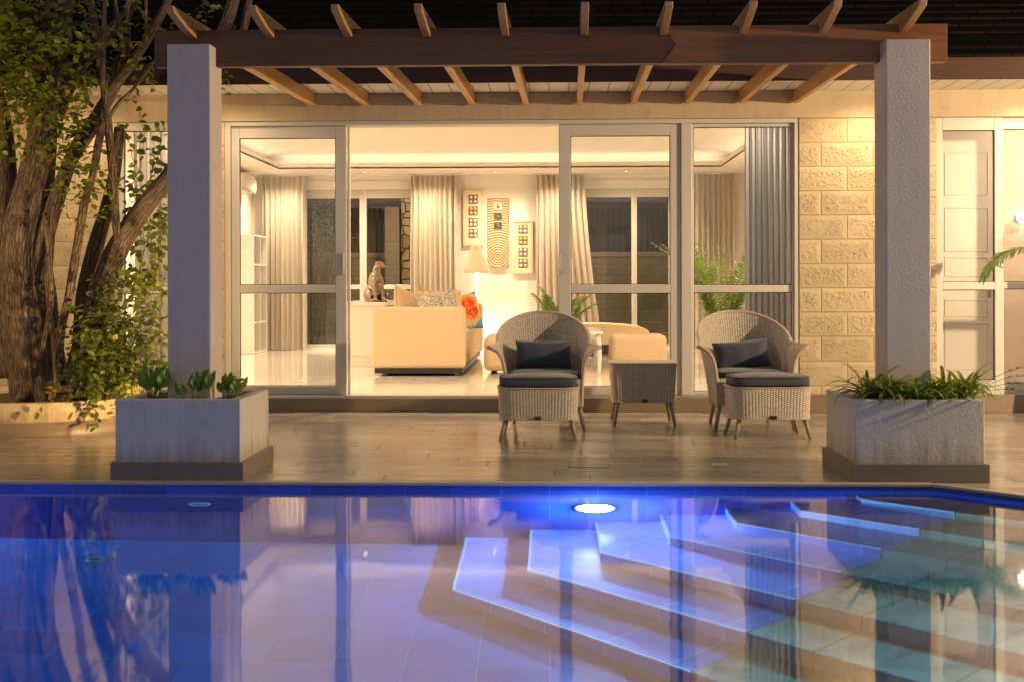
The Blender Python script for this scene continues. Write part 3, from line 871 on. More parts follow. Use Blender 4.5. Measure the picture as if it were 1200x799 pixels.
# panelled white door seen through the right window leaf
def P2(px): return XA(px, R2Y)
m = MB()
dx0, dx1 = P2(1098), P2(1163)
m.box(dx0, dx1, R2Y - .05, R2Y - .002, IFZ + .003, ZA(150, R2Y))
DOORM = simple('grey_white_door_paint', (.52, .50, .48), .3, .03, 2)
pd = m.build('interior_door', DOORM, house, bevel=.004)
rows = [(182, 232), (246, 297), (303, 326), (352, 372), (379, 432)]
for (ya, yb) in rows:
    xa, xb, za, zb2 = dx0 + .06, dx1 - .055, ZA(yb, R2Y), ZA(ya, R2Y)
    m = MB()
    for bb in ((xa, xb, za, za + .012), (xa, xb, zb2 - .012, zb2), (xa, xa + .012, za + .012, zb2 - .012), (xb - .012, xb, za + .012, zb2 - .012)):
        m.box(bb[0], bb[1], R2Y - .058, R2Y - .0495, bb[2], bb[3])
    m.build('panel_moulding', DOORM, pd, bevel=.003)
m = MB(); hx = dx1 - .05; m.box(hx - .015, hx + .015, R2Y - .065, R2Y - .05, ZA(350, R2Y), ZA(332, R2Y)); m.tube([(hx, R2Y - .07, ZA(338, R2Y)), (hx, R2Y - .1, ZA(338, R2Y)), (hx - .09, R2Y - .1, ZA(338, R2Y))], .008)
m.build('handle', M['chrome'], pd)

# ---- things out in the back garden, seen through the back windows
GY = 23.6
gw = thing('garden_wall', 'block garden wall with flat coping outside the back windows', 'garden wall', (0, GY, 0))
boxes((-14, 14, GY, GY + .2, -.01, ZA(302, GY))).build('wall', M['garden_stone'], gw)
boxes((-14, 14, GY - .06, GY + .26, ZA(302, GY) + .001, ZA(296, GY))).build('coping', M['coping'], gw, bevel=.01)
gp = thing('flagstone_pillar', 'tall pillar faced with irregular golden flagstones beyond the back window', 'pillar', (XA(478, GY - .5), GY - .5, 0))
def flag_mat():
    g = N('golden_flagstones')
    vo = g.n('ShaderNodeTexVoronoi', feature='DISTANCE_TO_EDGE'); g.set(vo, 'Vector', g.pos((1, .2, 1))); vo.inputs['Scale'].default_value = 5.5
    vc = g.n('ShaderNodeTexVoronoi', feature='F1'); g.set(vc, 'Vector', g.pos((1, .2, 1))); vc.inputs['Scale'].default_value = 5.5
    e = g.ramp(vo.outputs['Distance'], [(.03, (0, 0, 0)), (.08, (1, 1, 1))])
    sp = g.n('ShaderNodeSeparateColor'); g.set(sp, 0, vc.outputs['Color'])
    c = g.ramp(sp.outputs[0], [(0, (.30, .20, .09)), (.5, (.48, .36, .18)), (1, (.62, .52, .32))])
    return g.bsdf(g.mix(e, (.05, .04, .03), c), .85, g.bump(e, .8, .02))
m = MB(); m.box(XA(471, GY - .5), XA(500, GY - .5), GY - .6, GY - .15, -.01, ZA(228, GY - .5)); m.build('shaft', flag_mat(), gp, bevel=.01)
m = MB(); m.box(XA(452, GY - .4), XA(469, GY - .4), GY - .55, GY - .2, -.01, ZA(243, GY - .4))
m.build('side_pier', M['garden_stone'], gp, bevel=.01)
t = thing('garden_fence', 'dark slatted fence panel on top of the garden wall', 'fence', (-3.0, GY + .1, ZA(296, GY)))
for i in range(34):
    if i == 0: m = MB()
    xx = -5.6 + i * .105
    m.box(xx, xx + .09, GY + .06, GY + .085, ZA(296, GY) + .001, ZA(243, GY))
m.build('slats', simple('dark_timber', (.06, .055, .05), .8, .3), t)
t = thing('garden_fence', 'dark panel fence behind the right back window', 'fence', (2.2, GY + .1, ZA(296, GY)))
m = MB()
for i in range(30):
    xx = .4 + i * .105
    m.box(xx, xx + .095, GY + .06, GY + .085, ZA(296, GY) + .001, ZA(240, GY))
m.build('slats', simple('dark_timber_panel', (.05, .05, .05), .8, .3), t)
# ================================================================== PERGOLA and PLANTERS
def planter(px0, px1, name, label, plants_side):
    yf = 6.985
    x0 = at(px0, 563.5, yf).x; x1 = x0 + .765
    t = thing(name, label, 'planter', ((x0 + x1) / 2, yf + .38, 0), group='square plastered planters')
    boxes((x0, x1, yf, yf + .765, .0, .105)).build('plinth', M['plinth'], t, bevel=.004)
    i = .022
    a, b, c, d = x0 + i, x1 - i, yf + i, yf + .765 - i
    zt, wl = .462, .07
    m = MB()
    n0 = len(m.v)
    for (x_, y_) in ((a, c), (b, c), (b, d), (a, d)): m.v += [Vector((x_, y_, .105)), Vector((x_, y_, zt))]
    for (x_, y_) in ((a + wl, c + wl), (b - wl, c + wl), (b - wl, d - wl), (a + wl, d - wl)): m.v += [Vector((x_, y_, zt)), Vector((x_, y_, .30))]
    for i_ in range(4):
        j_ = (i_ + 1) % 4
        m.face([n0 + 2 * i_, n0 + 2 * j_, n0 + 2 * j_ + 1, n0 + 2 * i_ + 1])
        m.face([n0 + 2 * i_ + 1, n0 + 2 * j_ + 1, n0 + 8 + 2 * j_, n0 + 8 + 2 * i_])
        m.face([n0 + 8 + 2 * i_, n0 + 8 + 2 * j_, n0 + 9 + 2 * j_, n0 + 9 + 2 * i_])
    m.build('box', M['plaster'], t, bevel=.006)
    m = MB()
    def so(u, v):
        x, y = a + wl + u * (b - a - 2 * wl), c + wl + v * (d - c - 2 * wl)
        return (x, y, .435 + .02 * noise.noise(Vector((x * 9, y * 9, 3))))
    m.grid(so, 14, 14); m.build('soil', M['soil'], t)
    return (x0 + x1) / 2, yf + .3825
plx, ply = planter(129, 287, 'square_planter', 'square plastered planter with broad-leaved plants at its rim, near the tree', 0)
prx, pry = planter(998.6, 1161.5, 'square_planter', 'square plastered planter full of strappy grass-like plants', 1)
perg = thing('pergola', 'dark timber pergola on two square white plastered columns', 'pergola', (0, 7.37, 0))
CW = .258
CY0 = 7.37 - CW / 2
cols = []
for (pxl, pyt) in ((196, 52), (1038.5, 46)):
    x0 = at(pxl, 300, CY0).x
    m = MB(); m.box(x0, x0 + CW, CY0, CY0 + CW, .42, ZA(pyt, CY0, pxl)); cols.append(x0)
    m.build('column', M['column_plaster'], perg, bevel=.008)
BMY = CY0 + .125
bz0, bz1 = ZA(76.5, BMY, 500), ZA(33.5, BMY, 500)
bx0, bx1, bxm = XA(181, BMY, 50), XA(1110, BMY, 50), XA(786, BMY, 50)
m = MB()
m.box(bx0, bxm + .03, BMY, BMY + .075, bz0, bz1)
m.build('beam', M['beam'], perg, bevel=.004)
m = MB()                          # second length, joined with a pointed scarf; lamplight put into its lighter brown
zm = (bz0 + bz1) / 2
n0 = len(m.v)
prof = [(bxm - .052, bz0 - .002), (bx1, bz0 - .002), (bx1, bz1 + .002), (bxm - .052, bz1 + .002), (bxm + .028, zm)]
fr = [Vector((x, BMY - .002, z)) for x, z in prof]; bk = [Vector((x, BMY + .077, z)) for x, z in prof]
m.v += fr + bk
m.face([0, 1, 2, 3, 4], [(p.x, p.z) for p in fr]); m.face([9, 8, 7, 6, 5])
for i in range(5): m.face([i, i + 5, (i + 1) % 5 + 5, (i + 1) % 5])
m.build('beam', wood('lamplit_varnished_beam', (.13, .045, .012), (.29, .115, .032), 0, .5, .03), perg, bevel=.003)
# rafters: one built, nine copies
fa = [370, 434, 496, 557, 620, 684.5, 747, 808.5, 871, 935]     # where each meets the wall
RY0, RY1 = 6.93, FY - .051
rz_a, rz_b = ZA(33, BMY) - .048, ZA(123.5, RY1)
hh = .112
def zl(y): return rz_a + (rz_b - rz_a) * (y - BMY) / (RY1 - BMY)
tw = .046
m = MB()
prof = [(RY0 + .02, zl(RY0) + hh - .035), (RY0 + .26, zl(RY0 + .26) + .022), (BMY - .003, zl(BMY)), (RY1, zl(RY1)), (RY1, zl(RY1) + hh), (RY0, zl(RY0) + hh)]
n = len(prof)
m.v += [Vector((-(RY1 - y) * .0165, y, z)) for y, z in prof] + [Vector((tw - (RY1 - y) * .0165, y, z)) for y, z in prof]
m.face(list(range(n)), [(y, z) for y, z in prof]); m.face(list(range(2 * n - 1, n - 1, -1)))
for i in range(n):
    j = (i + 1) % n
    m.face([j, i, i + n, j + n])
r0_ = m.build('rafter', M['rafter'], perg, world=False, bevel=.004)
xs = [XA(fa[i], RY1, 124) - tw for i in range(10)]
x_lo, x_hi = xs[0], xs[-1]
for i in range(10):
    o = r0_ if i == 0 else r0_.copy()
    if i: COL.objects.link(o); o.parent = perg
    o.location = (x_lo + (x_hi - x_lo) * i / 9, 0 - ORG['pergola'].y, 0)
LX, LY, LZ = XA(558, 17.9), 17.9, ZA(312, 17.9)
DLX = [XA(427, 18.7), XA(580, 18.7), XA(734, 18.7)]

SPX, SPY = XA(255, 8.45), 8.45
# ================================================================== OUTDOOR FURNITURE
def smooth(a, b, x):
    t = max(0.0, min(1.0, (x - a) / (b - a))); return t * t * (3 - 2 * t)

def puff(m, x0, x1, y0, y1, z0, z1, r=.05, bulge=.012, nu=20, tilt=0.0):
    "a stuffed box cushion as one closed skin"
    cx, cy, cz = (x0 + x1) / 2, (y0 + y1) / 2, (z0 + z1) / 2
    hx, hy, hz = (x1 - x0) / 2, (y1 - y0) / 2, (z1 - z0) / 2
    def fn(u, v):
        a, b = u * 2 * PI, (v - .5) * PI
        def se(c, e): return math.copysign(abs(c) ** e, c)
        ex, ez = .34, .42
        x = hx * se(math.cos(b), ez) * se(math.cos(a), ex)
        y = hy * se(math.cos(b), ez) * se(math.sin(a), ex)
        z = hz * se(math.sin(b), ez)
        k = 1 - (x / hx) ** 2 * .8; k2 = 1 - (y / hy) ** 2 * .8
        if abs(z) > hz * .6: z += math.copysign(bulge * k * k2, z) + .004 * noise.noise(Vector((x * 8 + x0, y * 8, z0)))
        return (cx + x, cy + y, cz + z)
    m.grid(fn, 48, 20, closed_u=True)

def throw(m, w, h, t, mat_axis=None):
    "a scatter cushion standing in its local x-z plane, centre at the origin"
    for sgn in (1, -1):
        def fn(u, v):
            s_, p = u * 2 - 1, v * 2 - 1
            s_ = math.copysign(1 - (1 - abs(s_)) ** 1.5, s_); p = math.copysign(1 - (1 - abs(p)) ** 1.5, p)
            k = max(0, (1 - s_ * s_) * (1 - p * p)) ** .42
            x = w / 2 * s_ * (1 - .07 * (1 - p * p)); z = h / 2 * p * (1 - .10 * (1 - s_ * s_))
            wr = .010 * noise.noise(Vector((x * 11 + w * 9, z * 11, t * 20 + sgn))) * k
            return (x, -sgn * (t / 2 * k + .004) + wr, z)
        m.grid(fn, 30, 22, flip=(sgn < 0))

def splay_leg(m, top, bot, r0=.017, r1=.012):
    m.tube([top, Vector(top).lerp(Vector(bot), .5), bot], [r0, (r0 + r1) / 2, r1], 12)

def make_ottoman(name, label, loc, rz, group, cat='footstool'):
    t = thing(name, label, cat, loc, rz, group)
    W, D, z0, z1 = .295, .215, .142, .372
    def ringpt(a, hw, hd, r=.075):
        # rounded rectangle by angle
        c, s_ = math.cos(a), math.sin(a)
        e = 5.0
        k = (abs(c) ** e + abs(s_) ** e) ** (-1 / e)
        return hw * c * k, hd * s_ * k
    per = 2 * (2 * W + 2 * D)
    m = MB()
    def body(u, v):
        g = 1 - .035 * (1 - v)
        x, y = ringpt(u * 2 * PI, W * g, D * g); return (x, y, z0 + (z1 - z0) * v)
    m.grid(body, 64, 6, (per * .93, z1 - z0), closed_u=True)
    m.grid(lambda u, v: (*[q * (1 - v * .98) for q in ringpt(u * 2 * PI, W, D)], z1), 64, 3, (per, .2), closed_u=True)
    m.grid(lambda u, v: (*[q * (1 - v * .98) for q in ringpt(u * 2 * PI, W * .965, D * .965)], z0), 64, 3, (per, .2), closed_u=True, flip=True)
    b = m.build('woven_body', M['wicker'], t, world=False)
    m = MB(); pts = [(*ringpt(2 * PI * i / 64, W * 1.003, D * 1.003), z1) for i in range(65)]; m.tube(pts, .006, 8, cap=False)
    pts = [(*ringpt(2 * PI * i / 64, W * .972, D * .972), z0 + .004) for i in range(65)]; m.tube(pts, .006, 8, cap=False)
    m.build('braided_edge', M['wicker_rim'], b, world=False)
    m = MB(); m.box(-.022, .022, -D - .012, -D + .02, z0 + .003, z0 + .03); m.build('tag', M['black'], b, world=False, bevel=.003)
    for sx in (-1, 1):
        for sy in (-1, 1):
            m = MB(); splay_leg(m, (sx * .235, sy * .155, z0 + .01), (sx * .272, sy * .185, 0)); m.build('leg', M['leg'], t, world=False)
    m = MB(); puff(m, -.285, .285, -.207, .207, z1 + .008, z1 + .082, bulge=.014)
    c = m.build('cushion', M['dark_fabric'], t, world=False)
    m = MB()
    for z in (z1 + .018, z1 + .070):
        m.tube([(*ringpt(2 * PI * i / 72, .283, .205), z) for i in range(73)], .0045, 6, cap=False)
    m.build('piping', M['dark_piping'], c, world=False)
    return t

def make_chair(name, label, loc, rz, group):
    t = thing(name, label, 'armchair', loc, rz, group)
    SP = .50
    def prof(s, hw, yb, d0, yf):
        a = abs(s)
        if a < SP:
            ph = a / SP * PI / 2
            return math.copysign(hw * math.sin(ph), s), yb - d0 * (1 - math.cos(ph))
        k = (a - SP) / (1 - SP)
        return math.copysign(hw, s), (yb - d0) + (yf - (yb - d0)) * k
    def rim_z(s):
        a = abs(s)
        if a < SP + .02:
            return .655 + .232 * math.cos(min(1, a / (SP + .02)) * PI / 2) ** .92
        return .655 - .0 * (a - SP)
    ZB = .19
    def shell(u, v):
        s = (u - .5) * 2
        bx, by = prof(s, .285, .56, .30, .0)
        a = abs(s)
        arm = smooth(SP - .12, SP + .30, a)
        rx, ry = prof(s, .365 - .030 * arm, .74, .40, .03)
        k = v ** (1.35 + 1.2 * arm)
        out = smooth(SP - .05, 1.0, a) * (v ** 9) * .088
        x = bx + (rx - bx) * k + math.copysign(out, s)
        y = by + (ry - by) * k - smooth(.8, 1, a) * .02 * v
        zr = rim_z(s) - smooth(SP, 1, a) * .0
        z = ZB + (zr - ZB) * (v if v < .9 else .9 + (v - .9) * (1 - .35 * smooth(.5, .9, a)))
        return (x, y, z)
    m = MB(); m.grid(shell, 84, 34, (2.15, .62))
    b = m.build('woven_shell', M['wicker'], t, world=False, solid=.022)
    m = MB(); m.tube([shell(i / 90, 1.0) for i in range(91)], .0165, 10)
    for u in (0.0, 1.0): m.tube([shell(u, j / 20) for j in range(21)], .013, 8)
    m.build('braided_edge', M['wicker_rim'], b, world=False)
    m = MB(); m.box(-.283, .283, -.012, .012, ZB, .40); m.build('front_apron', M['wicker'], t, world=False, bevel=.006)
    m = MB(); m.prism([(-.275, .012), (.275, .012), (.275, .30), (.19, .49), (0, .55), (-.19, .49), (-.275, .30)], .34, .365)
    m.build('seat_deck', M['wicker'], t, world=False)
    m = MB(); puff(m, -.272, .272, .0, .50, .372, .455, bulge=.012)
    c = m.build('seat_cushion', M['dark_fabric'], t, world=False)
    m = MB()
    for z in (.385, .442): m.tube([(-.268, .10, z), (-.268, .012, z), (-.25, -.001, z), (.25, -.001, z), (.268, .012, z), (.268, .10, z)], .0045, 6)
    m.build('piping', M['dark_piping'], c, world=False)
    for sx in (-1, 1):
        m = MB(); splay_leg(m, (sx * .262, .02, ZB + .02), (sx * .305, -.015, 0), .019, .013); m.build('leg', M['leg'], t, world=False)
        m = MB(); splay_leg(m, (sx * .21, .47, ZB + .02), (sx * .235, .56, 0), .019, .013); m.build('leg', M['leg'], t, world=False)
    return t

def lumbar(label, parent_loc, rz, dx, dy, z, tilt, roll):
    o_loc = Vector(parent_loc) + Matrix.Rotation(rz, 3, 'Z') @ Vector((dx, dy, 0))
    m = MB(); throw(m, .45, .225, .17)
    R_ = Matrix.Rotation(rz, 3, 'Z') @ Matrix.Rotation(-tilt, 3, 'X') @ Matrix.Rotation(roll, 3, 'Y')
    m.v = [R_ @ v for v in m.v]
    o = m.build('lumbar_cushion', M['dark_fabric'])
    o.location = (o_loc.x, o_loc.y, z)
    props(o, label, 'cushion', 'small cushions on the wicker armchairs')

G1, G2 = 'wicker armchairs on the deck', 'wicker footstools in front of the armchairs'
def g0(px, py):
    r = ray(px, py); return Vector((0, 0, H)) + r * (-H / r.z)
Yc = 9.40
c1 = (XA(637.5, Yc + .0), Yc, 0); c1r = math.radians(1)
make_chair('wicker_armchair', 'wicker armchair nearest the sofa, with a dark cushion lying straight in it', c1, c1r, G1)
lumbar('dark oblong cushion lying straight in the armchair by the open doorway', c1, c1r, .0, .36, .462 + .105, .35, 0)
o1 = (XA(630.5, 9.1), 9.10, 0)
make_ottoman('wicker_footstool', 'wicker footstool with dark cushion in front of the armchair by the open doorway', o1, 0, G2)
Yc2 = 9.50
c2 = (XA(884, Yc2), Yc2, 0); c2r = math.radians(3.5)
make_chair('wicker_armchair', 'wicker armchair in front of the grey curtain, turned slightly, with a tilted cushion', c2, c2r, G1)
lumbar('dark oblong cushion tilted in the armchair before the grey curtain', c2, c2r, -.02, .36, .462 + .100, .35, math.radians(-5))
o2 = (XA(898.5, 9.15), 9.15, 0)
make_ottoman('wicker_footstool', 'wicker footstool beside the stone wall with dark cushion, set slightly askew', o2, math.radians(3), G2)

# side table between the chairs
ty = 10.02
t = thing('side_table', 'low square wicker side table standing between the two armchairs', 'side table', (XA(752.5, ty), ty, 0))
m = MB(); hw, hd, z0, z1 = .262, .235, .185, .497
n = 60
def sq(a, w, d, e=9.0):
    c, s_ = math.cos(a), math.sin(a); k = (abs(c) ** e + abs(s_) ** e) ** (-1 / e); return w * c * k, d * s_ * k
m.grid(lambda u, v: (*sq(u * 2 * PI, hw * (.93 + .07 * v), hd * (.93 + .07 * v)), z0 + (z1 - z0) * v), n * 2, 6, (1.95, z1 - z0), closed_u=True)
b = m.build('woven_body', M['wicker'], t, world=False)
m = MB(); m.box(-hw + .004, hw - .004, -hd + .004, hd - .004, z1 - .02, z1 + .004); m.build('woven_top', M['wicker'], t, world=False, bevel=.012, seg=3)
m = MB(); m.tube([(*sq(2 * PI * i / 120, hw * 1.005, hd * 1.005), z1 - .004) for i in range(121)], .007, 8, cap=False)
m.build('braided_edge', M['wicker_rim'], b, world=False)
m = MB(); m.tube([(*sq(2 * PI * i / 120, hw * .935, hd * .935), z0 + .004) for i in range(121)], .007, 8, cap=False)
m.build('braided_edge', M['wicker_rim'], b, world=False)
m = MB(); m.box(-.02, .025, -hd * .93 - .014, -hd * .9, z0 + .002, z0 + .028); m.build('tag', M['black'], b, world=False, bevel=.003)
m = MB(); m.box(-.23, .23, -.2, .2, z0 + .01, z0 + .02); m.build('underside', M['leg'], t, world=False)
for sx in (-1, 1):
    for sy in (-1, 1):
        m = MB(); splay_leg(m, (sx * .205, sy * .18, z0 + .02), (sx * .24, sy * .225, 0)); m.build('leg', M['leg'], t, world=False)

# ================================================================== LIVING ROOM
def curtain(label, x0, x1, y, z0, z1, mat, folds, depth=.055, flare=.0, gather=None, group='curtains at the windows', seed=0):
    rr = random.Random(seed)
    ph = [rr.uniform(-.5, .5) for _ in range(60)]
    m = MB()
    nu = folds * 12
    def fn(u, v):
        k = u * folds
        i = int(k)
        a = k * 2 * PI + ph[i % 60] * .8 * math.sin(PI * (k - i))
        dp = depth * (.75 + .5 * (ph[(i * 3 + 1) % 60] + .5)) * (.75 + .25 * (1 - v))
        yy = y + dp * math.sin(a) + .012 * math.sin(v * 5 + i)
        w = (x1 - x0)
        x = x0 + w * u + .012 * math.sin(a * 2) + .02 * (ph[i % 60]) * (1 - v) + flare * (1 - v) ** 1.6 * (u - .5 + (.5 if flare > 0 else -.5)) 
        return (x, yy, z0 + (z1 - z0) * v)
    m.grid(fn, nu, 18, (2, 2))
    c = thing('curtain', label, 'curtain', ((x0 + x1) / 2, y, z0), group=group)
    m.build('cloth', mat, c)
    mm = MB(); mm.box(x0 - .05, x1 + .05, y - .02, y + .02, z1 - .004, z1 + .016); mm.build('rail', M['white_paint'], c)
    return c
CB = BY - .22
ctop, cbot = CZ - .02, IFZ + .012
def xc(p): return XA(p, CB)
curtain('beige curtain in the far left corner beside the white bookcase', xc(308), xc(357), CB, cbot, ctop, M['curtain'], 8, seed=1)
curtain('beige curtain left of the lamp, covering the window edge', xc(482), xc(536), CB, cbot, ctop, M['curtain'], 9, seed=2)
curtain('beige curtain right of the framed wall art, flaring at its foot', xc(629), xc(686), CB, cbot, ctop, M['curtain'], 9, flare=.28, seed=3)
curtain('beige curtain in the far right corner behind the tall palm', xc(813), xc(862), CB, cbot, ctop, M['curtain'], 8, seed=4)
curtain('grey lined curtain hanging close inside the glass behind the right armchair', XA(873, 11.4), XA(936, 11.4), 11.42, IFZ + .012, CZ - .02, M['curtain_grey'], 9, depth=.045, seed=5)
curtain('white curtain inside the window behind the leaning tree', WLX0 + .02, WLX1 + .1, 11.3, IFZ + .012, CZ - .02, M['curtain_white'], 9, depth=.05, seed=6)

# bookcase against the left wall, cubbies facing the room
bxx0, bxx1 = RX0 + .005, XA(297.5, 18.0)
by0, by1, bzt = 18.0, 18.85, ZA(275, 18.0, 290)
t = thing('bookcase', 'tall white bookcase of open cubbies along the left wall', 'bookcase', (bxx0, by0, IFZ))
th = .022
m = MB(); m.box(bxx0, bxx0 + .012, by0 + th, by1 - th, IFZ + .01, bzt - th); m.build('back_panel', M['white_paint'], t)
for y in (by0, by1 - th): boxes((bxx0, bxx1, y, y + th, IFZ + .003, bzt)).build('side_panel', M['white_paint'], t, bevel=.002)
ym = (by0 + by1) / 2
boxes((bxx0 + .012, bxx1 - .002, ym - .011, ym + .011, IFZ + .03, bzt - th)).build('divider', M['white_paint'], t)
zs = [IFZ + .006 + (bzt - th - IFZ - .006) * i / 4 for i in range(5)]
for z in zs: boxes((bxx0 + .013, bxx1 - .001, by0 + th + .0005, by1 - th - .0005, z, z + th)).build('shelf', M['white_paint'], t)
def figurine(label, x, y, z, col, s=1.0):
    m = MB()
    m.ell((0, 0, .085 * s), (.045 * s, .075 * s, .06 * s), 14); m.ell((0, -.055 * s, .155 * s), (.03 * s, .035 * s, .035 * s), 12)
    m.tube([(0, -.03 * s, .10 * s), (0, -.055 * s, .15 * s)], [.03 * s, .02 * s], 10); m.tube([(0, .05 * s, .09 * s), (0, .14 * s, .05 * s)], [.03 * s, .012 * s], 8)
    m.tube([(0, -.085 * s, .155 * s), (0, -.12 * s, .15 * s)], [.012 * s, .003 * s], 8)
    m.tube([(.015, 0, .05 * s), (.015, 0, 0)], .008, 6); m.tube([(-.015, 0, .05 * s), (-.015, 0, 0)], .008, 6); m.box(-.03, .03, -.04, .04, 0, .012)
    o = m.build('bird_figurine', col, remesh=.008); o.location = (x, y, z); o.rotation_euler = (0, 0, .6)
    props(o, label, 'figurine', 'bird figurines on the bookcase')
zsh = zs[3] + th + .002
figurine('small dark bluish bird figurine in the near cubby of the white bookcase', bxx1 - .12, (by0 + ym) / 2, zsh, simple('blue_glazed_clay', (.06, .07, .12), .3), 1.25)
figurine('small tan bird figurine in the far cubby of the white bookcase', bxx1 - .12, (by1 + ym) / 2, zsh, simple('tan_glazed_clay', (.35, .18, .06), .3), 1.15)

# air conditioner on the left wall
t = thing('air_conditioner', 'white wall air conditioner high on the left wall above the bookcase', 'air conditioner', (RX0, 18.1, 2.5))
za, zb3 = 2.50, 2.78
m = MB(); m.prism([(0, 0), (.20, 0), (.22, .06), (.22, .2), (.17, .28), (0, .28)], 0, .85)
m.v = [Vector((RX0 + .002 + v.x, 17.75 + v.z, za + v.y)) for v in m.v]
m.build('casing', M['white_gloss'], t, merge=True, bevel=.01)
boxes((RX0 + .205, RX0 + .2245, 17.78, 18.57, za + .015, za + .05)).build('air_flap', simple('grey_flap', (.35, .34, .33), .4), t)

# recessed ceiling spots (seen as bright dots under the back border)
for i, (x, lab) in enumerate(zip(DLX, ('above the left back window', 'above the framed wall art', 'above the right back window'))):
    t = thing('ceiling_spot', 'small recessed ceiling spotlight glowing %s' % lab, 'ceiling spotlight', (x, 18.72, CZ), group='recessed spotlights over the back wall')
    m = MB(); m.lathe((x, 18.72, CZ), [(.055, -.001), (.055, -.008), (.038, -.010), (.036, -.001)], 24); m.build('ring', M['white_paint'], t)
    m = MB(); m.lathe((x, 18.72, CZ), [(.034, -.004), (.02, -.006), (.0005, -.006)], 20); m.build('bulb', emit('spot_bulb', (1, .85, .6), 14), t)

# sofa: near arm towards the doors, seat facing right
sx0, sx1 = XA(436, 13.55, 400), XA(545, 13.55, 400)
sy0, sy1 = 13.5, 17.2
zt = ZA(360, 13.55); zpl = ZA(431, 13.55)
t = thing('sofa', 'long cream upholstered sofa on a dark base, its end towards the doors', 'sofa', (sx0, sy0, IFZ))
boxes((sx0 + .03, sx1 - .03, sy0 + .02, sy1 - .02, zpl - .055, zpl)).build('base', M['black'], t, bevel=.004)
boxes((sx0, sx1, sy0, sy0 + .26, zpl + .001, zt)).build('armrest', M['sofa'], t, bevel=.045, seg=4)
boxes((sx0, sx1, sy1 - .26, sy1, zpl + .001, zt)).build('armrest', M['sofa'], t, bevel=.045, seg=4)
boxes((sx0 + .001, sx0 + .27, sy0 + .265, sy1 - .265, zpl + .002, zt - .015)).build('backrest', M['sofa'], t, bevel=.045, seg=4)
for i in range(2):
    a = sy0 + .263 + i * (sy1 - sy0 - .526) / 2; b = a + (sy1 - sy0 - .526) / 2 - .003
    boxes((sx0 + .272, sx1 - .012, a, b, zpl + .002, zpl + .40)).build('seat', M['sofa'], t, bevel=.05, seg=4)
for (x, y) in ((sx0 + .12, sy0 + .1), (sx1 - .1, sy0 + .1), (sx0 + .12, sy1 - .1), (sx1 - .1, sy1 - .1)):
    m = MB(); m.cyl((x, y), .022, .025, IFZ + .001, zpl - .05, 16); m.build('foot', M['chrome'], t)

def pattern_mat(name, stops, scale, dist=2.0):
    g = N(name); v = g.coord('Object')
    a = g.noise(v, scale, 3, .5, dist)
    r = g.ramp(a, stops); r.node.color_ramp.interpolation = 'CONSTANT'
    return g.bsdf(r, .85, g.bump(g.noise(v, 300, 2), .2, .003), Sheen_Weight=.1)
PM_bw = pattern_mat('black_and_white_scroll_print', [(0, (.72, .66, .58)), (.44, (.07, .06, .055)), (.5, (.68, .62, .55)), (.57, (.10, .09, .085)), (.63, (.7, .66, .6))], 13, 3.0)
PM_mc = pattern_mat('multicolour_print', [(0, (.75, .62, .4)), (.40, (.10, .32, .50)), (.46, (.78, .68, .48)), (.54, (.75, .35, .04)), (.60, (.80, .55, .08)), (.66, (.55, .06, .03))], 9, 1.5)
def floral_mat():
    g = N('orange_flower_print'); v = g.coord('Object')
    ln = g.n('ShaderNodeVectorMath', operation='LENGTH'); g.set(ln, 0, g_off(g, v, (.0, 0, -.03)))
    a = g.math('ADD', ln.outputs['Value'], g.math('MULTIPLY', g.math('SUBTRACT', g.noise(v, 11, 3, .5, 1.0), .5), .16))
    r = g.ramp(g.math('MULTIPLY', a, 3.2), [(0, (.35, .03, .02)), (.12, (.80, .16, .02)), (.34, (.62, .05, .02)), (.42, (.85, .28, .03)), (.56, (.70, .55, .33)), (.70, (.10, .36, .62))])
    r.node.color_ramp.interpolation = 'CONSTANT'
    return g.bsdf(r, .85, None, Sheen_Weight=.1)
def cushion(label, px, py, Y, w, h, th_, mat, rz=0, tilt=.3, roll=0):
    m = MB(); throw(m, w, h, th_)
    o = m.build('cushion', mat)
    o.location = at(px, py, Y); o.rotation_euler = (-tilt, roll, rz)
    props(o, label, 'cushion', 'cushions on the cream sofa')
cushion('plain cream cushion at the back of the sofa, nearest the statue', 479, 362, 14.4, .50, .46, .22, M['sofa'], math.radians(60), .2, math.radians(12))
cushion('plain cream cushion half hidden behind the printed ones on the sofa', 503, 358, 16.3, .50, .46, .20, M['sofa'], math.radians(65), .25, .25)
cushion('black and white scroll print cushion lying on the sofa', 513, 360, 14.1, .52, .34, .18, PM_bw, math.radians(25), .75, .02)
cushion('cushion with blue, yellow and orange print behind the black and white one', 517, 357, 14.6, .54, .40, .16, PM_mc, math.radians(18), .6, -.05)
cushion('cushion with a big orange flower and blue corner at the front of the sofa', 545.5, 366, 14.75, .46, .46, .18, floral_mat(), math.radians(48), .22, math.radians(-6))

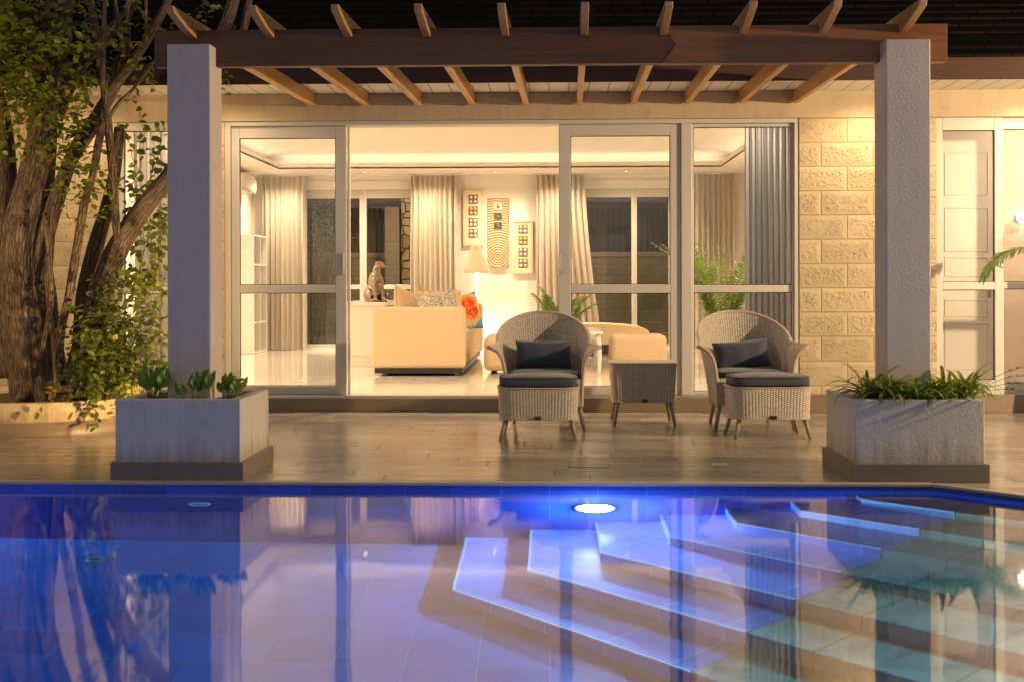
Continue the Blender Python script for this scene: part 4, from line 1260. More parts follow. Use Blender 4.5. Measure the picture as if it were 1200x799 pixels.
# white console behind the sofa with the seated leopard sculpture on it
kx0, kx1, ky0, ky1 = XA(394, 15.1), sx0 - .06, 15.1, 17.1
kt = ZA(354, 15.1)
t = thing('console', 'white console with thick sides behind the sofa, under the leopard sculpture', 'console', (kx0, ky0, IFZ))
boxes((kx0, kx1, ky0, ky1, kt - .05, kt)).build('top', M['white_gloss'], t, bevel=.004)
boxes((kx0 + .02, kx1 - .02, ky0 + .015, ky1 - .015, ZA(417, 15.1), kt - .051)).build('body', M['white_gloss'], t, bevel=.004)
for y in (ky0 + .03, ky1 - .13): boxes((kx0 + .06, kx1 - .06, y, y + .1, IFZ + .001, ZA(417, 15.1) - .001)).build('foot', M['white_gloss'], t, bevel=.003)
def leopard(px, py, Y):
    m = MB(); s = .50 / .50
    m.ell((0, .02, .12), (.095, .13, .12), 20)                       # haunches
    m.ell((0, -.02, .22), (.075, .09, .16), 20, Matrix.Rotation(-.15, 3, 'X'))
    m.ell((0, -.06, .31), (.068, .07, .09), 18)                      # chest and shoulders
    m.tube([(0, -.055, .33), (.0, -.065, .40), (.02, -.08, .44)], [.06, .048, .045], 14)
    m.ell((.03, -.09, .455), (.052, .06, .048), 18)                  # head
    m.ell((.062, -.12, .437), (.03, .034, .026), 12)                 # muzzle
    for e in (-.022, .028): m.tube([(.02 + e, -.07, .49), (.018 + e * 1.15, -.068, .515)], [.016, .006], 8)
    for sx_ in (-1, 1):
        m.tube([(sx_ * .045, -.09, .30), (sx_ * .05, -.12, .16), (sx_ * .05, -.13, .03)], [.036, .027, .022], 12)
        m.ell((sx_ * .05, -.15, .02), (.026, .045, .02), 10)
        m.ell((sx_ * .085, .0, .09), (.042, .10, .085), 14)
        m.ell((sx_ * .09, -.10, .02), (.028, .07, .02), 10)
    m.tube([(.02, .12, .04), (.10, .15, .03), (.17, .08, .03), (.19, .0, .04), (.185, -.02, .09), (.15, -.01, .10)], [.026, .024, .023, .022, .02, .016], 10)
    m.cyl((.03, 0), .15, .15, 0, .012, 24)
    g = N('spotted_bronze'); v = g.coord('Object')
    vo = g.n('ShaderNodeTexVoronoi'); g.set(vo, 'Vector', v); vo.inputs['Scale'].default_value = 38
    d = g.ramp(vo.outputs['Distance'], [(.2, (.07, .055, .045)), (.36, (.36, .29, .23))])
    o = m.build('leopard_sculpture', g.bsdf(d, .28, g.bump(vo.outputs['Distance'], .8, .01), Metallic=.85), remesh=.011)
    p = at(px, py, Y); o.location = (p.x, p.y, kt + .001); o.rotation_euler = (0, 0, math.radians(38))
    props(o, 'seated leopard sculpture in spotted bronze on the white console', 'sculpture')
leopard(438, 352, 15.35)

# floor lamp
t = thing('floor_lamp', 'lit floor lamp with a large white bell shade behind the sofa', 'floor lamp', (LX, LY, IFZ))
zs0, zs1 = ZA(320.5, LY), ZA(292, LY)
hs = zs1 - zs0
g = N('white_bell_shade')
d_ = g.n('ShaderNodeBsdfDiffuse'); g.set(d_, 0, (.82, .78, .72)); tr_ = g.n('ShaderNodeBsdfTranslucent'); g.set(tr_, 0, (.9, .78, .64))
mx_ = g.n('ShaderNodeMixShader'); g.set(mx_, 0, .5); g.set(mx_, 1, d_.outputs[0]); g.set(mx_, 2, tr_.outputs[0])
shm = g.surf(mx_)
R_ = .187
m = MB(); m.lathe((LX, LY, zs0), [(R_, 0), (R_ * .985, hs * .18), (R_ * .90, hs * .45), (R_ * .76, hs * .68), (R_ * .55, hs * .87), (R_ * .36, hs * .97), (R_ * .33, hs * 1.12), (R_ * .22, hs * 1.16), (R_ * .02, hs * 1.16)], 40)
m.build('shade', shm, t, solid=.004)
m = MB(); m.tube([(LX, LY, zs0 + hs * 1.16), (LX, LY, zs0 + hs * 1.5)], .006, 8); m.tube([(LX, LY, IFZ + .02), (LX, LY, zs0 + hs * .35)], .011, 12); m.build('pole', M['white_paint'], t)
m = MB(); m.lathe((LX, LY, IFZ), [(.0005, .022), (.14, .02), (.15, .004), (.15, .001)], 32); m.build('base', M['white_paint'], t)
m = MB(); m.ell((LX, LY, LZ), (.035, .035, .05), 16); m.build('bulb', emit('lamp_bulb', (1, .82, .55), 30), t)

# wall art
ARTM = simple('pale_limed_wood', (.66, .55, .40), .6, .06, 12)
ARTF = simple('cream_mount', (.74, .64, .47), .7, .04, 5)
def box_art(px0, px1, py0, py1, label, holes):
    x0, x1, z1_, z0_ = XA(px0, BY), XA(px1, BY), ZA(py0, BY), ZA(py1, BY)
    t = thing('framed_art', label, 'wall art', ((x0 + x1) / 2, BY, (z0_ + z1_) / 2), group='framed shell pictures')
    f = .028; y0, y1 = BY - .05, BY - .003
    boxes((x0, x0 + f, y0, y1, z0_, z1_), (x1 - f, x1, y0, y1, z0_, z1_), (x0 + f, x1 - f, y0, y1, z0_, z0_ + f), (x0 + f, x1 - f, y0, y1, z1_ - f, z1_)).build('frame', ARTM, t)
    boxes((x0 + f, x1 - f, BY - .03, BY - .004, z0_ + f, z1_ - f)).build('mount', ARTF, t)
    xm = (x0 + x1) / 2; w = .072
    for i, (py, col) in enumerate(holes):
        zc = ZA(py, BY); 
        p = boxes((xm - w, xm + w, BY - .034, BY - .0305, zc - w, zc + w)).build('inset', simple('brown_inset_%d' % i, (.16, .11, .07), .7), t)
        mm = MB()
        for a in (-1, 1):
            for b in (-1, 1): mm.ell((xm + a * .033, BY - .038, zc + b * .033), (.023, .012, .025), 10)
        mm.build('shells', simple('shell_%d' % i, col, .4), p)
SH, GO = (.62, .56, .48), (.62, .42, .12)
box_art(543, 566.5, 222.5, 288, 'tall narrow shell picture with four insets directly above the lamp', [(234, SH), (247.5, GO), (261, SH), (274, SH)])
box_art(601.5, 624.5, 258.5, 321, 'narrow shell picture with four insets hanging lowest, nearest the curtain', [(269, SH), (282.5, GO), (296, SH), (309, SH)])
x0, x1, z1_, z0_ = XA(571.5, BY), XA(596, BY), ZA(232.5, BY), ZA(313, BY)
t = thing('carved_panel', 'tall carved panel with rippling rings and three small dark pictures', 'wall art', ((x0 + x1) / 2, BY, z0_))
g = N('carved_ripples'); g_ = g.n('ShaderNodeNewGeometry')
cx_, cz_ = (x0 + x1) / 2, ZA(301, BY)
ln = g.n('ShaderNodeVectorMath', operation='DISTANCE'); g.set(ln, 0, g_.outputs['Position']); ln.inputs[1].default_value = (cx_, BY - .06, cz_)
rp = g.math('SINE', g.math('ADD', g.math('MULTIPLY', ln.outputs['Value'], 165), g.math('MULTIPLY', g.noise(g.pos(), 6, 2), 2.0)))
cc = g.mix(g.math('MULTIPLY_ADD', rp, .5, .5), (.34, .24, .14), (.62, .48, .31))
m = MB(); m.box(x0, x1, BY - .06, BY - .003, z0_, z1_); pn = m.build('panel', g.bsdf(cc, .5, g.bump(rp, .8, .012)), t, bevel=.004)
for py, inn in ((242.5, (.55, .50, .42)), (254, (.05, .045, .035)), (265, (.045, .04, .035))):
    zc = ZA(py, BY); w = .06
    q_ = boxes((cx_ - w, cx_ + w, BY - .066, BY - .0605, zc - w * .9, zc + w * .9)).build('picture', simple('dark_picture', inn, .6), t)
    mm = MB(); mm.ell((cx_ + .005, BY - .069, zc - .008), (.026, .006, .026), 12); mm.tube([(cx_ - .008, BY - .07, zc), (cx_ + .002, BY - .07, zc + .04)], .009, 8)
    mm.build('motif', simple('olive_motif', (.14, .13, .06), .5), q_)

# poufs, bench, coffee table
def pouf(name, label, cat, x0, x1, y0, y1, zt, r=.07):
    t = thing(name, label, cat, ((x0 + x1) / 2, (y0 + y1) / 2, IFZ))
    boxes((x0, x1, y0, y1, IFZ + .035, zt)).build('upholstery', M['sofa'], t, bevel=r, seg=5)
    for x in (x0 + .1, x1 - .1):
        for y in (y0 + .1, y1 - .1):
            m = MB(); m.cyl((x, y), .02, .022, IFZ + .001, IFZ + .06, 12); m.build('foot', M['black'], t)
    return t
pouf('pouf', 'cream upholstered pouf half hidden behind the armchair by the open doorway', 'pouf', XA(566.5, 13.8), XA(630, 13.8), 13.8, 14.6, ZA(394, 13.8))
m = MB()
x0, x1, y0 = XA(715, 14.3), XA(783, 14.3), 14.3
t = thing('tub_chair', 'low cream upholstered seat with rounded back behind the wicker table', 'low chair', ((x0 + x1) / 2, y0, IFZ))
boxes((x0, x1, y0, y0 + .62, IFZ + .04, ZA(393, 14.3))).build('upholstery', M['sofa'], t, bevel=.06, seg=5)
for v_ in t.children:
    for vt in v_.data.vertices:
        if vt.co.z > .2: vt.co.x *= .95
for x in (x0 + .1, x1 - .1):
    for y in (y0 + .1, y0 + .5):
        m = MB(); m.cyl((x, y), .02, .022, IFZ + .001, IFZ + .06, 12); m.build('foot', M['black'], t)
x0, x1, y0 = XA(655, 17.4), XA(761, 17.4), 17.4
zb_ = ZA(380, 17.4)
t = thing('curved_bench', 'long cream bench with a bowed top by the right back window', 'bench', ((x0 + x1) / 2, y0, IFZ))
m = MB(); n0 = 24
prof = [(x0, IFZ + .16)] + [(x1 - .0, IFZ + .16)] + [(x1 - .12 * (1 - math.cos(i / 8 * PI / 2)) - (x1 - x0) * .0, (IFZ + .30) + (zb_ - .055 - IFZ - .30) * math.sin(i / 8 * PI / 2)) for i in range(9)]
prof += [(x1 - .13 - (x1 - x0 - .13) * i / 12, zb_ - .05 + .05 * math.sin(i / 12 * PI * .75 + .25)) for i in range(13)]
m.prism(prof, 0, .75); m.v = [Vector((v.x, y0 + v.z, v.y)) for v in m.v]
m.build('upholstery', M['sofa'], t, merge=True, bevel=.04, seg=4)
boxes((x0 + .05, x1 - .06, y0 + .06, y0 + .68, IFZ + .02, IFZ + .158)).build('base', M['black'], t)
x1, y0 = XA(706.5, 13.7), 13.7; x0 = x1 - .95; y1 = 15.15; zt = ZA(389, 13.7)
t = thing('coffee_table', 'white coffee table with curved legs between the armchair and the low cream seat', 'coffee table', ((x0 + x1) / 2, y0, IFZ))
boxes((x0, x1, y0, y1, zt - .028, zt)).build('top', M['white_gloss'], t, bevel=.005)
boxes((x0 + .05, x1 - .05, y0 + .05, y1 - .05, zt - .09, zt - .029)).build('frame', M['white_gloss'], t, bevel=.003)
for sx_, x in ((-1, x0 + .06), (1, x1 - .06)):
    for y in (y0 + .06, y1 - .06):
        m = MB(); hh_ = zt - .03 - IFZ
        pts = [(x + sx_ * (.02 * math.sin(k / 8 * PI) - .0 + .015 * (k / 8) ** 3), y, zt - .03 - hh_ * k / 8) for k in range(9)]
        m.tube(pts, [.034 - .016 * k / 8 for k in range(9)], 4); m.build('leg', M['white_gloss'], t)
p = at(687, 388, 14.0)
boxes((p.x - .09, p.x + .02, 14.0, 14.16, zt + .001, zt + .03)).build('paper_box', simple('white_card', (.78, .75, .72), .6), None, bevel=.003)
props(bpy.data.objects['paper_box'], 'small white box lying on the white coffee table', 'box')

# sconce glow in the passage
sp_ = at(1197, 256, R2Y - .06)
t = thing('wall_lamp', 'small glowing round wall lamp in the passage behind the right window', 'wall lamp', (sp_.x, R2Y, sp_.z))
m = MB(); m.ell((sp_.x, R2Y - .09, sp_.z), (.055, .055, .06), 20); m.build('globe', emit('warm_globe', (1, .78, .5), 9), t)
m = MB(); disc_y(m, (sp_.x, R2Y - .002, sp_.z), [(.05, 0), (.05, -.02), (.015, -.03), (.015, -.05), (.0005, -.05)]); m.build('mount', M['chrome'], t)

# ================================================================== PLANTS
def pinnate(m, base, dirn, L, droop, nl, ll, lw, up=Vector((0, 0, 1)), rr=rnd):
    "a feather palm frond"
    base = Vector(base); d = Vector(dirn).normalized(); pts = []
    p = base.copy(); hd = Vector((d.x, d.y, 0))
    hd = hd.normalized() if hd.length > 1e-4 else Vector((1, 0, 0))
    el = math.asin(max(-1, min(1, d.z)))
    n = 16
    for i in range(n + 1):
        pts.append(p.copy())
        e = el - droop * (i / n) ** 1.4
        p = p + (hd * math.cos(e) + Vector((0, 0, 1)) * math.sin(e)) * (L / n)
    m.tube(pts, [.008 * (1 - .8 * i / n) for i in range(n + 1)], 5)
    sd = hd.cross(Vector((0, 0, 1)))
    for k in range(nl):
        f = .22 + .78 * k / (nl - 1); i = min(n - 1, int(f * n)); q = pts[i].lerp(pts[i + 1], f * n - i)
        tg = (pts[i + 1] - pts[i]).normalized()
        sz = ll * (math.sin(PI * min(1, .15 + .85 * (1 - abs(f - .5) * 1.3)) * .5)) * (1 - .45 * max(0, f - .6) / .4)
        for s_ in (-1, 1):
            dd = (sd * s_ * 1.0 + tg * .75 + Vector((0, 0, rr.uniform(-.15, .2)))).normalized()
            m.leaf(q, dd, up, sz * rr.uniform(.85, 1.1), lw, .18, rr.uniform(.12, .35))

def pot_palm(label, x, y, hgt, nf, spread, seed, pot=(.17, .34), group='potted palms in the living room', loc=IFZ, ll=.22, emin=.85):
    rr = random.Random(seed)
    t = thing('potted_palm', label, 'potted palm', (x, y, loc), group=group)
    m = MB(); r, h = pot
    m.lathe((x, y, loc), [(.0005, .001), (r * .72, .002), (r * .98, h * .9), (r, h), (r * .9, h), (r * .86, h * .86)], 28); m.build('pot', M['white_gloss'], t)
    m = MB(); m.lathe((x, y, loc), [(r * .87, h * .85), (.0005, h * .87)], 24); m.build('soil', M['soil'], t)
    m = MB()
    for k in range(nf):
        a = k * 2.4 + rr.uniform(-.3, .3); e = rr.uniform(emin, 1.45)
        d = Vector((math.cos(a) * math.cos(e), math.sin(a) * math.cos(e), math.sin(e)))
        pinnate(m, (x + .03 * math.cos(a), y + .03 * math.sin(a), loc + h * .85), d, hgt * rr.uniform(.75, 1.05), rr.uniform(.5, 1.3) * spread, 30, ll, .034, rr=rr)
    m.build('fronds', M['leaf_palm'], t)
pot_palm('tall feathery potted palm before the far right curtain', XA(846, 14.6), 14.6, 1.45, 18, .7, 5, ll=.22, emin=1.15)
pot_palm('potted palm just behind the armchair, by the open glass door', XA(658, 16.8), 16.8, .80, 11, .6, 9, ll=.17)

# palm standing on the deck beyond the right edge, one frond reaching into view
px_, py_ = XA(1262, 10.5), 10.5
t = thing('garden_palm', 'palm at the right edge, one arching frond hanging before the window', 'palm', (px_, py_, 0))
m = MB(); m.tube([(px_, py_, 0), (px_ + .03, py_, .55), (px_ + .01, py_, 1.28)], [.10, .075, .06], 14, wob=.12); m.build('trunk', M['bark'], t)
m = MB(); rr = random.Random(3)
tipb = Vector((px_ + .01, py_, 1.26))
for k in range(8):
    a = PI if k == 0 else (k - 4) / 3 * 1.3; e = 1.0 if k == 0 else rr.uniform(.9, 1.35)
    if k == 0:
        pinnate(m, tipb, Vector((-math.cos(.60), -.05, math.sin(.60))), .95, 1.9, 60, .21, .017, rr=rr)
    else:
        pinnate(m, tipb, Vector((math.cos(a) * math.cos(e), math.sin(a) * math.cos(e), math.sin(e))), rr.uniform(.7, .9) * .8, rr.uniform(1.2, 1.9), 28, .2, .024, rr=rr)
m.build('fronds', M['leaf_palm'], t)

# broad-leaved plants round the left column
def broad(label, cx_, cy_, leaves, group='broad-leaved plants in the left planter'):
    t = thing('broadleaf_plant', label, 'plant', (cx_, cy_, .44), group=group)
    mg, my, ms = MB(), MB(), MB()
    for (px, py_t, lean, ln, wd, yel) in leaves:
        wd *= 1.28
        Y = cy_ + rnd.uniform(-.05, .05)
        tip = at(px, py_t, Y)
        base = Vector((cx_ + (tip.x - cx_) * .35, Y, .44))
        mid_ = base.lerp(tip, .35) + Vector((0, rnd.uniform(-.02, .02), .01))
        ms.tube([base, mid_], [.006, .004], 5)
        d = (tip - mid_); L = d.length
        nrm = Vector((lean, -1.0, .25)).normalized()
        n0 = len((my if yel else mg).v)
        mm = my if yel else mg
        sd = d.normalized().cross(nrm).normalized(); nn = sd.cross(d.normalized())
        NU, NV = 6, 10
        def fn(u, v, d=d, sd=sd, nn=nn, mid_=mid_, wd=wd, L=L):
            s_ = (u - .5) * 2
            w = wd * (math.sin(PI * min(1, v * .96 + .02) ** .8)) ** .75
            return mid_ + d * v + sd * (w * s_) + nn * (w * .45 * abs(s_) - .18 * L * v * v * .5 + .006 * math.sin(v * 14 + s_ * 3))
        mm.grid(fn, NU, NV)
    ms.build('stems', M['leaf_broad'], t)
    if mg.v: mg.build('leaves', M['leaf_broad'], t)
    if my.v: my.build('yellow_leaf', M['leaf_yellow'], t)
bxl = lambda px, Y=7.25: XA(px, Y, 450)
broad('cluster of dark broad leaves left of the white column in the left planter', bxl(182), 7.22,
      [(170, 424, -.6, 1, .030, 0), (162, 434, -.4, 1, .022, 0), (176, 431, .2, 1, .026, 0), (184, 429, .3, 1, .024, 0), (193, 427, -.4, 1, .032, 0), (197, 431, .4, 1, .03, 0), (188, 440, .5, 1, .02, 0), (174, 442, -.5, 1, .028, 0), (181, 436, 0, 1, .03, 0)])
broad('low broad leaves filling the back of the left planter', bxl(222, 7.62), 7.62,
      [(200, 440, -.4, 1, .018, 0), (210, 436, .3, 1, .02, 0), (252, 438, .3, 1, .018, 0), (262, 444, -.3, 1, .016, 0), (286, 443, .4, 1, .016, 0), (192, 444, .2, 1, .018, 0), (276, 440, -.2, 1, .016, 0)])
broad('upright broad leaves in front of the white column in the left planter', bxl(232), 7.12,
      [(226, 436, -.3, 1, .020, 0), (231, 434, .2, 1, .022, 0), (243, 432, -.5, 1, .026, 0), (252, 434, .3, 1, .020, 0), (205, 448, -.6, 1, .018, 0), (213, 450, .4, 1, .015, 0), (238, 441, .1, 1, .02, 0)])
broad('sprays of broad leaves with one yellow leaf, right side of the left planter', bxl(271), 7.25,
      [(263, 437, -.5, 1, .024, 0), (270, 436, -.1, 1, .022, 0), (278, 444, .4, 1, .022, 0), (281, 448, .5, 1, .018, 0), (290, 441, .3, 1, .013, 1), (286, 446, .2, 1, .012, 1), (266, 446, -.3, 1, .02, 0), (255, 447, .2, 1, .016, 0)])

# strap-leaved plants round the right column
def strappy(label, cx_, cy_, n, L, seed):
    rr = random.Random(seed)
    t = thing('spider_plant', label, 'plant', (cx_, cy_, .44), group='strappy plants in the right planter')
    m = MB()
    for k in range(n):
        a = rr.uniform(0, 2 * PI); l = L * rr.uniform(.6, 1.15); e = rr.uniform(.75, 1.45)
        p = Vector((cx_ + rr.uniform(-.03, .03), cy_ + rr.uniform(-.03, .03), .435)); pts = [p.copy()]
        dr = rr.uniform(1.0, 2.4)
        for i in range(8):
            ee = e - dr * ((i + 1) / 8) ** 1.3
            p = p + Vector((math.cos(a) * math.cos(ee), math.sin(a) * math.cos(ee), math.sin(ee))) * (l / 8); pts.append(p.copy())
        w0 = rr.uniform(.008, .0135)
        m.blade(pts, lambda s_, w0=w0: w0 * (math.sin(PI * (.12 + .88 * s_)) ** .6) if s_ < .999 else .0003, .35)
    m.build('leaves', M['leaf_strap'], t)
bxr = lambda px, Y=7.25: XA(px, Y, 450)
for px, Y, n, L, sd_, lab in ((1020, 7.2, 46, .27, 1, 'spider plant at the left end of the right planter, arching over its rim'), (1042, 7.13, 30, .22, 2, 'dark strappy plant just left of the right column'),
                        (1066, 7.12, 40, .22, 3, 'strappy plant standing straight in front of the right column'), (1088, 7.13, 30, .20, 4, 'short strappy plant by the right edge of the right column'),
                        (1106, 7.2, 46, .26, 5, 'pale upright spider plant just right of the right column'), (1131, 7.2, 40, .25, 6, 'yellowish spider plant at the right end of the right planter')):
    strappy(lab, bxr(px, Y), Y, int(n * 1.5), L * 1.12, sd_)
t = thing('trailing_weed', 'thin trailing weed with tiny pale leaves at the right end of the planter', 'weed', (bxr(1140, 7.3), 7.3, .44))
m, ml = MB(), MB(); rr = random.Random(8)
for k in range(4):
    p = Vector((bxr(1138, 7.3), 7.3, .45)); pts = [p.copy()]; e = .5 + .12 * k; a = rr.uniform(-.35, .1)
    for i in range(10):
        ee = e - .95 * (i / 10)
        p = p + Vector((math.cos(a) * math.cos(ee), math.sin(a) * .8, math.sin(ee))) * (.034 + .004 * k); pts.append(p.copy())
        if i > 4:
            for q in range(4): ml.leaf(p, (rr.uniform(-1, 1), rr.uniform(-1, 1), rr.uniform(-.2, 1)), (rr.uniform(-1, 1), -1, .5), .016, .010)
    m.tube(pts, .0018, 4)
m.build('stems', M['leaf_strap'], t); ml.build('leaves', M['leaf_strap'], t)

# ---- the round bed and the old tree
RBX, RBY = XA(47, 9.8), 9.86
RR = .86
t = thing('round_planter', 'low round plastered tree bed with a brown tiled foot', 'planter', (RBX, RBY, 0))
m = MB(); m.lathe((RBX, RBY, 0), [(RR, .0), (RR, .098), (RR - .02, .1), (RR - .1, .1)], 72); m.build('tiled_foot', M['step_tile'], t)
m = MB(); m.lathe((RBX, RBY, 0), [(RR - .012, .1), (RR - .012, .238), (RR - .02, .246), (RR - .11, .246), (RR - .12, .238), (RR - .12, .1)], 72); m.build('rim', M['plaster_ring'], t)
m = MB()
m.grid(lambda u, v: (RBX + (RR - .119) * v * math.cos(u * 2 * PI), RBY + (RR - .119) * v * math.sin(u * 2 * PI), .205 + .03 * noise.noise(Vector((math.cos(u * 2 * PI) * v * 4, math.sin(u * 2 * PI) * v * 4, 1)))), 40, 10, closed_u=True)
m.build('soil', M['soil'], t)

TY = 9.62
tree = thing('old_tree', 'old many-stemmed tree with ridged bark in the round bed', 'tree', (XA(60, TY), TY, .2))
def stem(name, pix, n=12, wob=.16, seed=0, mat=None, sub=5):
    "pix: list of (px, py, dY, half width in px)"
    key = [at(px, py, TY + dy) for px, py, dy, w_ in pix]; kr = [w_ * (TY + dy) / F for px, py, dy, w_ in pix]
    pts, rad = [], []
    k = len(key)
    for i in range(k - 1):
        p0, p1, p2, p3 = key[max(0, i - 1)], key[i], key[i + 1], key[min(k - 1, i + 2)]
        for j in range(sub):
            s_ = j / sub
            pts.append(.5 * ((2 * p1) + (p2 - p0) * s_ + (2 * p0 - 5 * p1 + 4 * p2 - p3) * s_ ** 2 + (3 * p1 - p0 - 3 * p2 + p3) * s_ ** 3))
            rad.append(kr[i] + (kr[i + 1] - kr[i]) * s_)
    pts.append(key[-1]); rad.append(kr[-1])
    m = MB(); m.tube(pts, rad, n, wob=wob, seed=seed)
    return m.build(name, M['bark'], tree), pts
stem('trunk', [(46, 478, 0, 30), (40, 440, 0, 29), (32, 390, 0, 30), (27, 330, 0, 29), (30, 270, 0, 27), (38, 230, 0, 23), (46, 180, .02, 17), (53, 120, .03, 14), (69, 60, .05, 11), (78, 0, .08, 9), (82, -60, .1, 7)], 28, .2, 1.7, sub=8)
stem('trunk', [(66, 474, .02, 14), (58, 430, .05, 16), (50, 370, .05, 16), (42, 300, .03, 16), (46, 250, 0, 14), (53, 190, -.02, 12), (60, 120, -.03, 9), (66, 60, 0, 8)], 22, .22, 4.1, sub=7)
stem('trunk', [(20, 440, .05, 20), (10, 380, .05, 18), (6, 320, .05, 17), (8, 260, .05, 14), (8, 205, .06, 11), (4, 150, .08, 10), (-8, 90, .1, 8), (-20, 20, .15, 6)], 18, .16, 2.9)
stem('trunk', [(88, 470, -.1, 17), (93, 430, -.1, 14), (106, 385, -.1, 13), (120, 340, -.08, 13), (134, 300, -.06, 13), (155, 262, -.05, 12), (178, 232, -.03, 11), (205, 196, 0, 10), (232, 120, .05, 9), (258, 50, .1, 8), (274, 0, .15, 7), (290, -60, .2, 6)], 18, .15, 6.3, sub=6)
stem('branch', [(92, 420, .1, 8), (98, 350, .1, 9), (112, 290, .1, 9), (126, 240, .1, 8), (135, 200, .12, 7), (140, 150, .15, 6)], 12, .15, 8.0)
stem('branch', [(42, 330, -.05, 10), (48, 296, -.06, 10), (58, 260, -.06, 10), (68, 228, -.06, 10), (87, 178, -.05, 8), (108, 146, -.03, 7.5), (124, 120, 0, 7), (140, 94, .03, 6), (158, 70, .05, 6), (178, 38, .08, 5), (196, 4, .1, 4.5), (215, -40, .15, 4)], 14, .13, 3.3)
stem('branch', [(68, 452, -.15, 5), (66, 410, -.15, 6), (62, 370, -.15, 6), (57, 330, -.15, 5), (60, 290, -.14, 4), (63, 240, -.14, 3)], 9, .15, 5.0)
stem('branch', [(140, 290, -.12, 4), (136, 262, -.12, 5), (134, 225, -.12, 5), (130, 180, -.12, 5), (124, 120, -.1, 5), (119, 75, -.08, 5), (111, 32, -.05, 5), (104, -8, 0, 4)], 12, .12, 7.1)
stem('branch', [(66, 460, -.2, 4), (72, 385, -.2, 5), (80, 350, -.2, 5), (90, 290, -.2, 5), (99, 238, -.19, 5), (109, 206, -.18, 4.5), (115, 172, -.16, 4.5), (121, 142, -.12, 4)], 10, .14, 9.4)
stem('branch', [(65, 140, .1, 9), (82, 98, .12, 8), (104, 64, .15, 7.5), (130, 36, .18, 7), (150, 14, .2, 6), (168, -20, .25, 5)], 12, .14, 2.2)
stem('branch', [(54, 72, -.1, 4), (49, 56, -.15, 4), (47, 38, -.18, 4), (52, 16, -.15, 3.6), (62, 5, -.1, 3.2), (72, 12, -.05, 3)], 9, .12, 1.1)
stem('branch', [(130, 110, .1, 4), (137, 72, .12, 4), (149, 62, .13, 4), (150, 30, .15, 3.5), (151, -20, .2, 3)], 9, .1, 6.6)
stem('branch', [(144, 66, .0, 3), (143, 48, .02, 3.2), (137, 16, .03, 2.6), (134, -10, .05, 2)], 8, .1, 3.9)
stem('branch', [(280, 60, .3, 5), (287, 28, .32, 4.5), (294, -15, .35, 4)], 9, .1, 5.2)
stem('branch', [(258, 84, .15, 2.5), (262, 62, .18, 2), (276, 30, .25, 1.5)], 7, .1, 5.9)
stem('branch', [(120, 160, -.02, 2), (134, 128, 0, 2.2), (155, 106, .02, 2), (178, 76, .06, 1.6), (186, 62, .1, 1)], 7, .1, 1.9)
stem('branch', [(75, 215, 0, 2.5), (92, 184, .0, 2.5), (112, 155, .03, 2), (118, 140, .05, 1.5)], 7, .1, 4.5)
stem('branch', [(172, 45, .0, 2), (171, 10, .03, 2), (172, -20, .05, 1.5)], 7, .1, 4.9)
stem('branch', [(120, 100, -.2, 3.5), (121, 60, -.2, 3.2), (122, 20, -.2, 3), (124, -20, -.18, 2.5)], 8, .1, 7.9)
stem('branch', [(47, 420, -.28, 3), (60, 345, -.28, 3.5), (52, 250, -.26, 3)], 8, .1, 2.9)
# roots flaring into the soil
for (a, b, w_, sd_) in (((60, 452), (80, 476), 9, 1), ((36, 455), (14, 474), 9, 2), ((48, 450), (50, 480), 10, 3)):
    stem('root', [(a[0], a[1], -.1, w_), ((a[0] + b[0]) / 2, (a[1] + b[1]) / 2 + 4, -.22, w_ * .8), (b[0], b[1] + 2, -.34, w_ * .4)], 10, .15, sd_)
# twigs and leaves
tw_, lf, lf2 = MB(), MB(), MB()
rr = random.Random(21)
# an added spike light, out of sight behind the planter, to brighten the stems
t = thing('added_spike_light', 'small black spotlight added out of sight behind the left square planter', 'added light', (SPX, SPY, 0))
m = MB(); m.tube([(SPX, SPY, 0), (SPX, SPY, .12)], .012, 8); m.build('spike', M['black'], t)
m = MB(); m.tube([(SPX + .03, SPY - .015, .12), (SPX - .05, SPY + .04, .19)], [.03, .036], 16); m.build('lamp_head', M['black'], t)
def spray(px, py, Y, n, spread, size, mb, d0=None, leaves_per=7, thin=.0016):
    size *= 1.25
    for k in range(n):
        p = at(px + rr.gauss(0, spread[0]), py + rr.gauss(0, spread[1]), Y + rr.gauss(0, .16))
        d = Vector((rr.gauss(0, 1), rr.gauss(0, 1), rr.gauss(-.3, .7))).normalized() if d0 is None else (Vector(d0) + Vector((rr.gauss(0, .35), rr.gauss(0, .35), rr.gauss(0, .3)))).normalized()
        L = size * rr.uniform(3.5, 6.0); pts = [p]
        q = p
        for i in range(4):
            d = (d + Vector((rr.gauss(0, .25), rr.gauss(0, .25), rr.gauss(-.06, .2)))).normalized()
            q = q + d * (L / 4); pts.append(q)
        tw_.tube(pts, [thin, thin, thin * .8, thin * .6, thin * .4], 4, cap=False)
        for i in range(leaves_per):
            f = (i + .6) / leaves_per * 4; a = min(3, int(f)); c = pts[a].lerp(pts[a + 1], min(1, f - a))
            sd = d.cross(Vector((0, 0, 1)));
            if sd.length < .1: sd = Vector((1, 0, 0))
            sd.normalize()
            dd = (sd * (1 if i % 2 else -1) + d * .5 + Vector((rr.gauss(0, .35), rr.gauss(0, .35), rr.gauss(-.15, .35)))).normalized()
            mb.leaf(c, dd, Vector((rr.gauss(0, .6), -.6 + rr.gauss(0, .5), 1)), size * rr.uniform(.7, 1.25), size * rr.uniform(.55, .8), .12, rr.uniform(.05, .3))
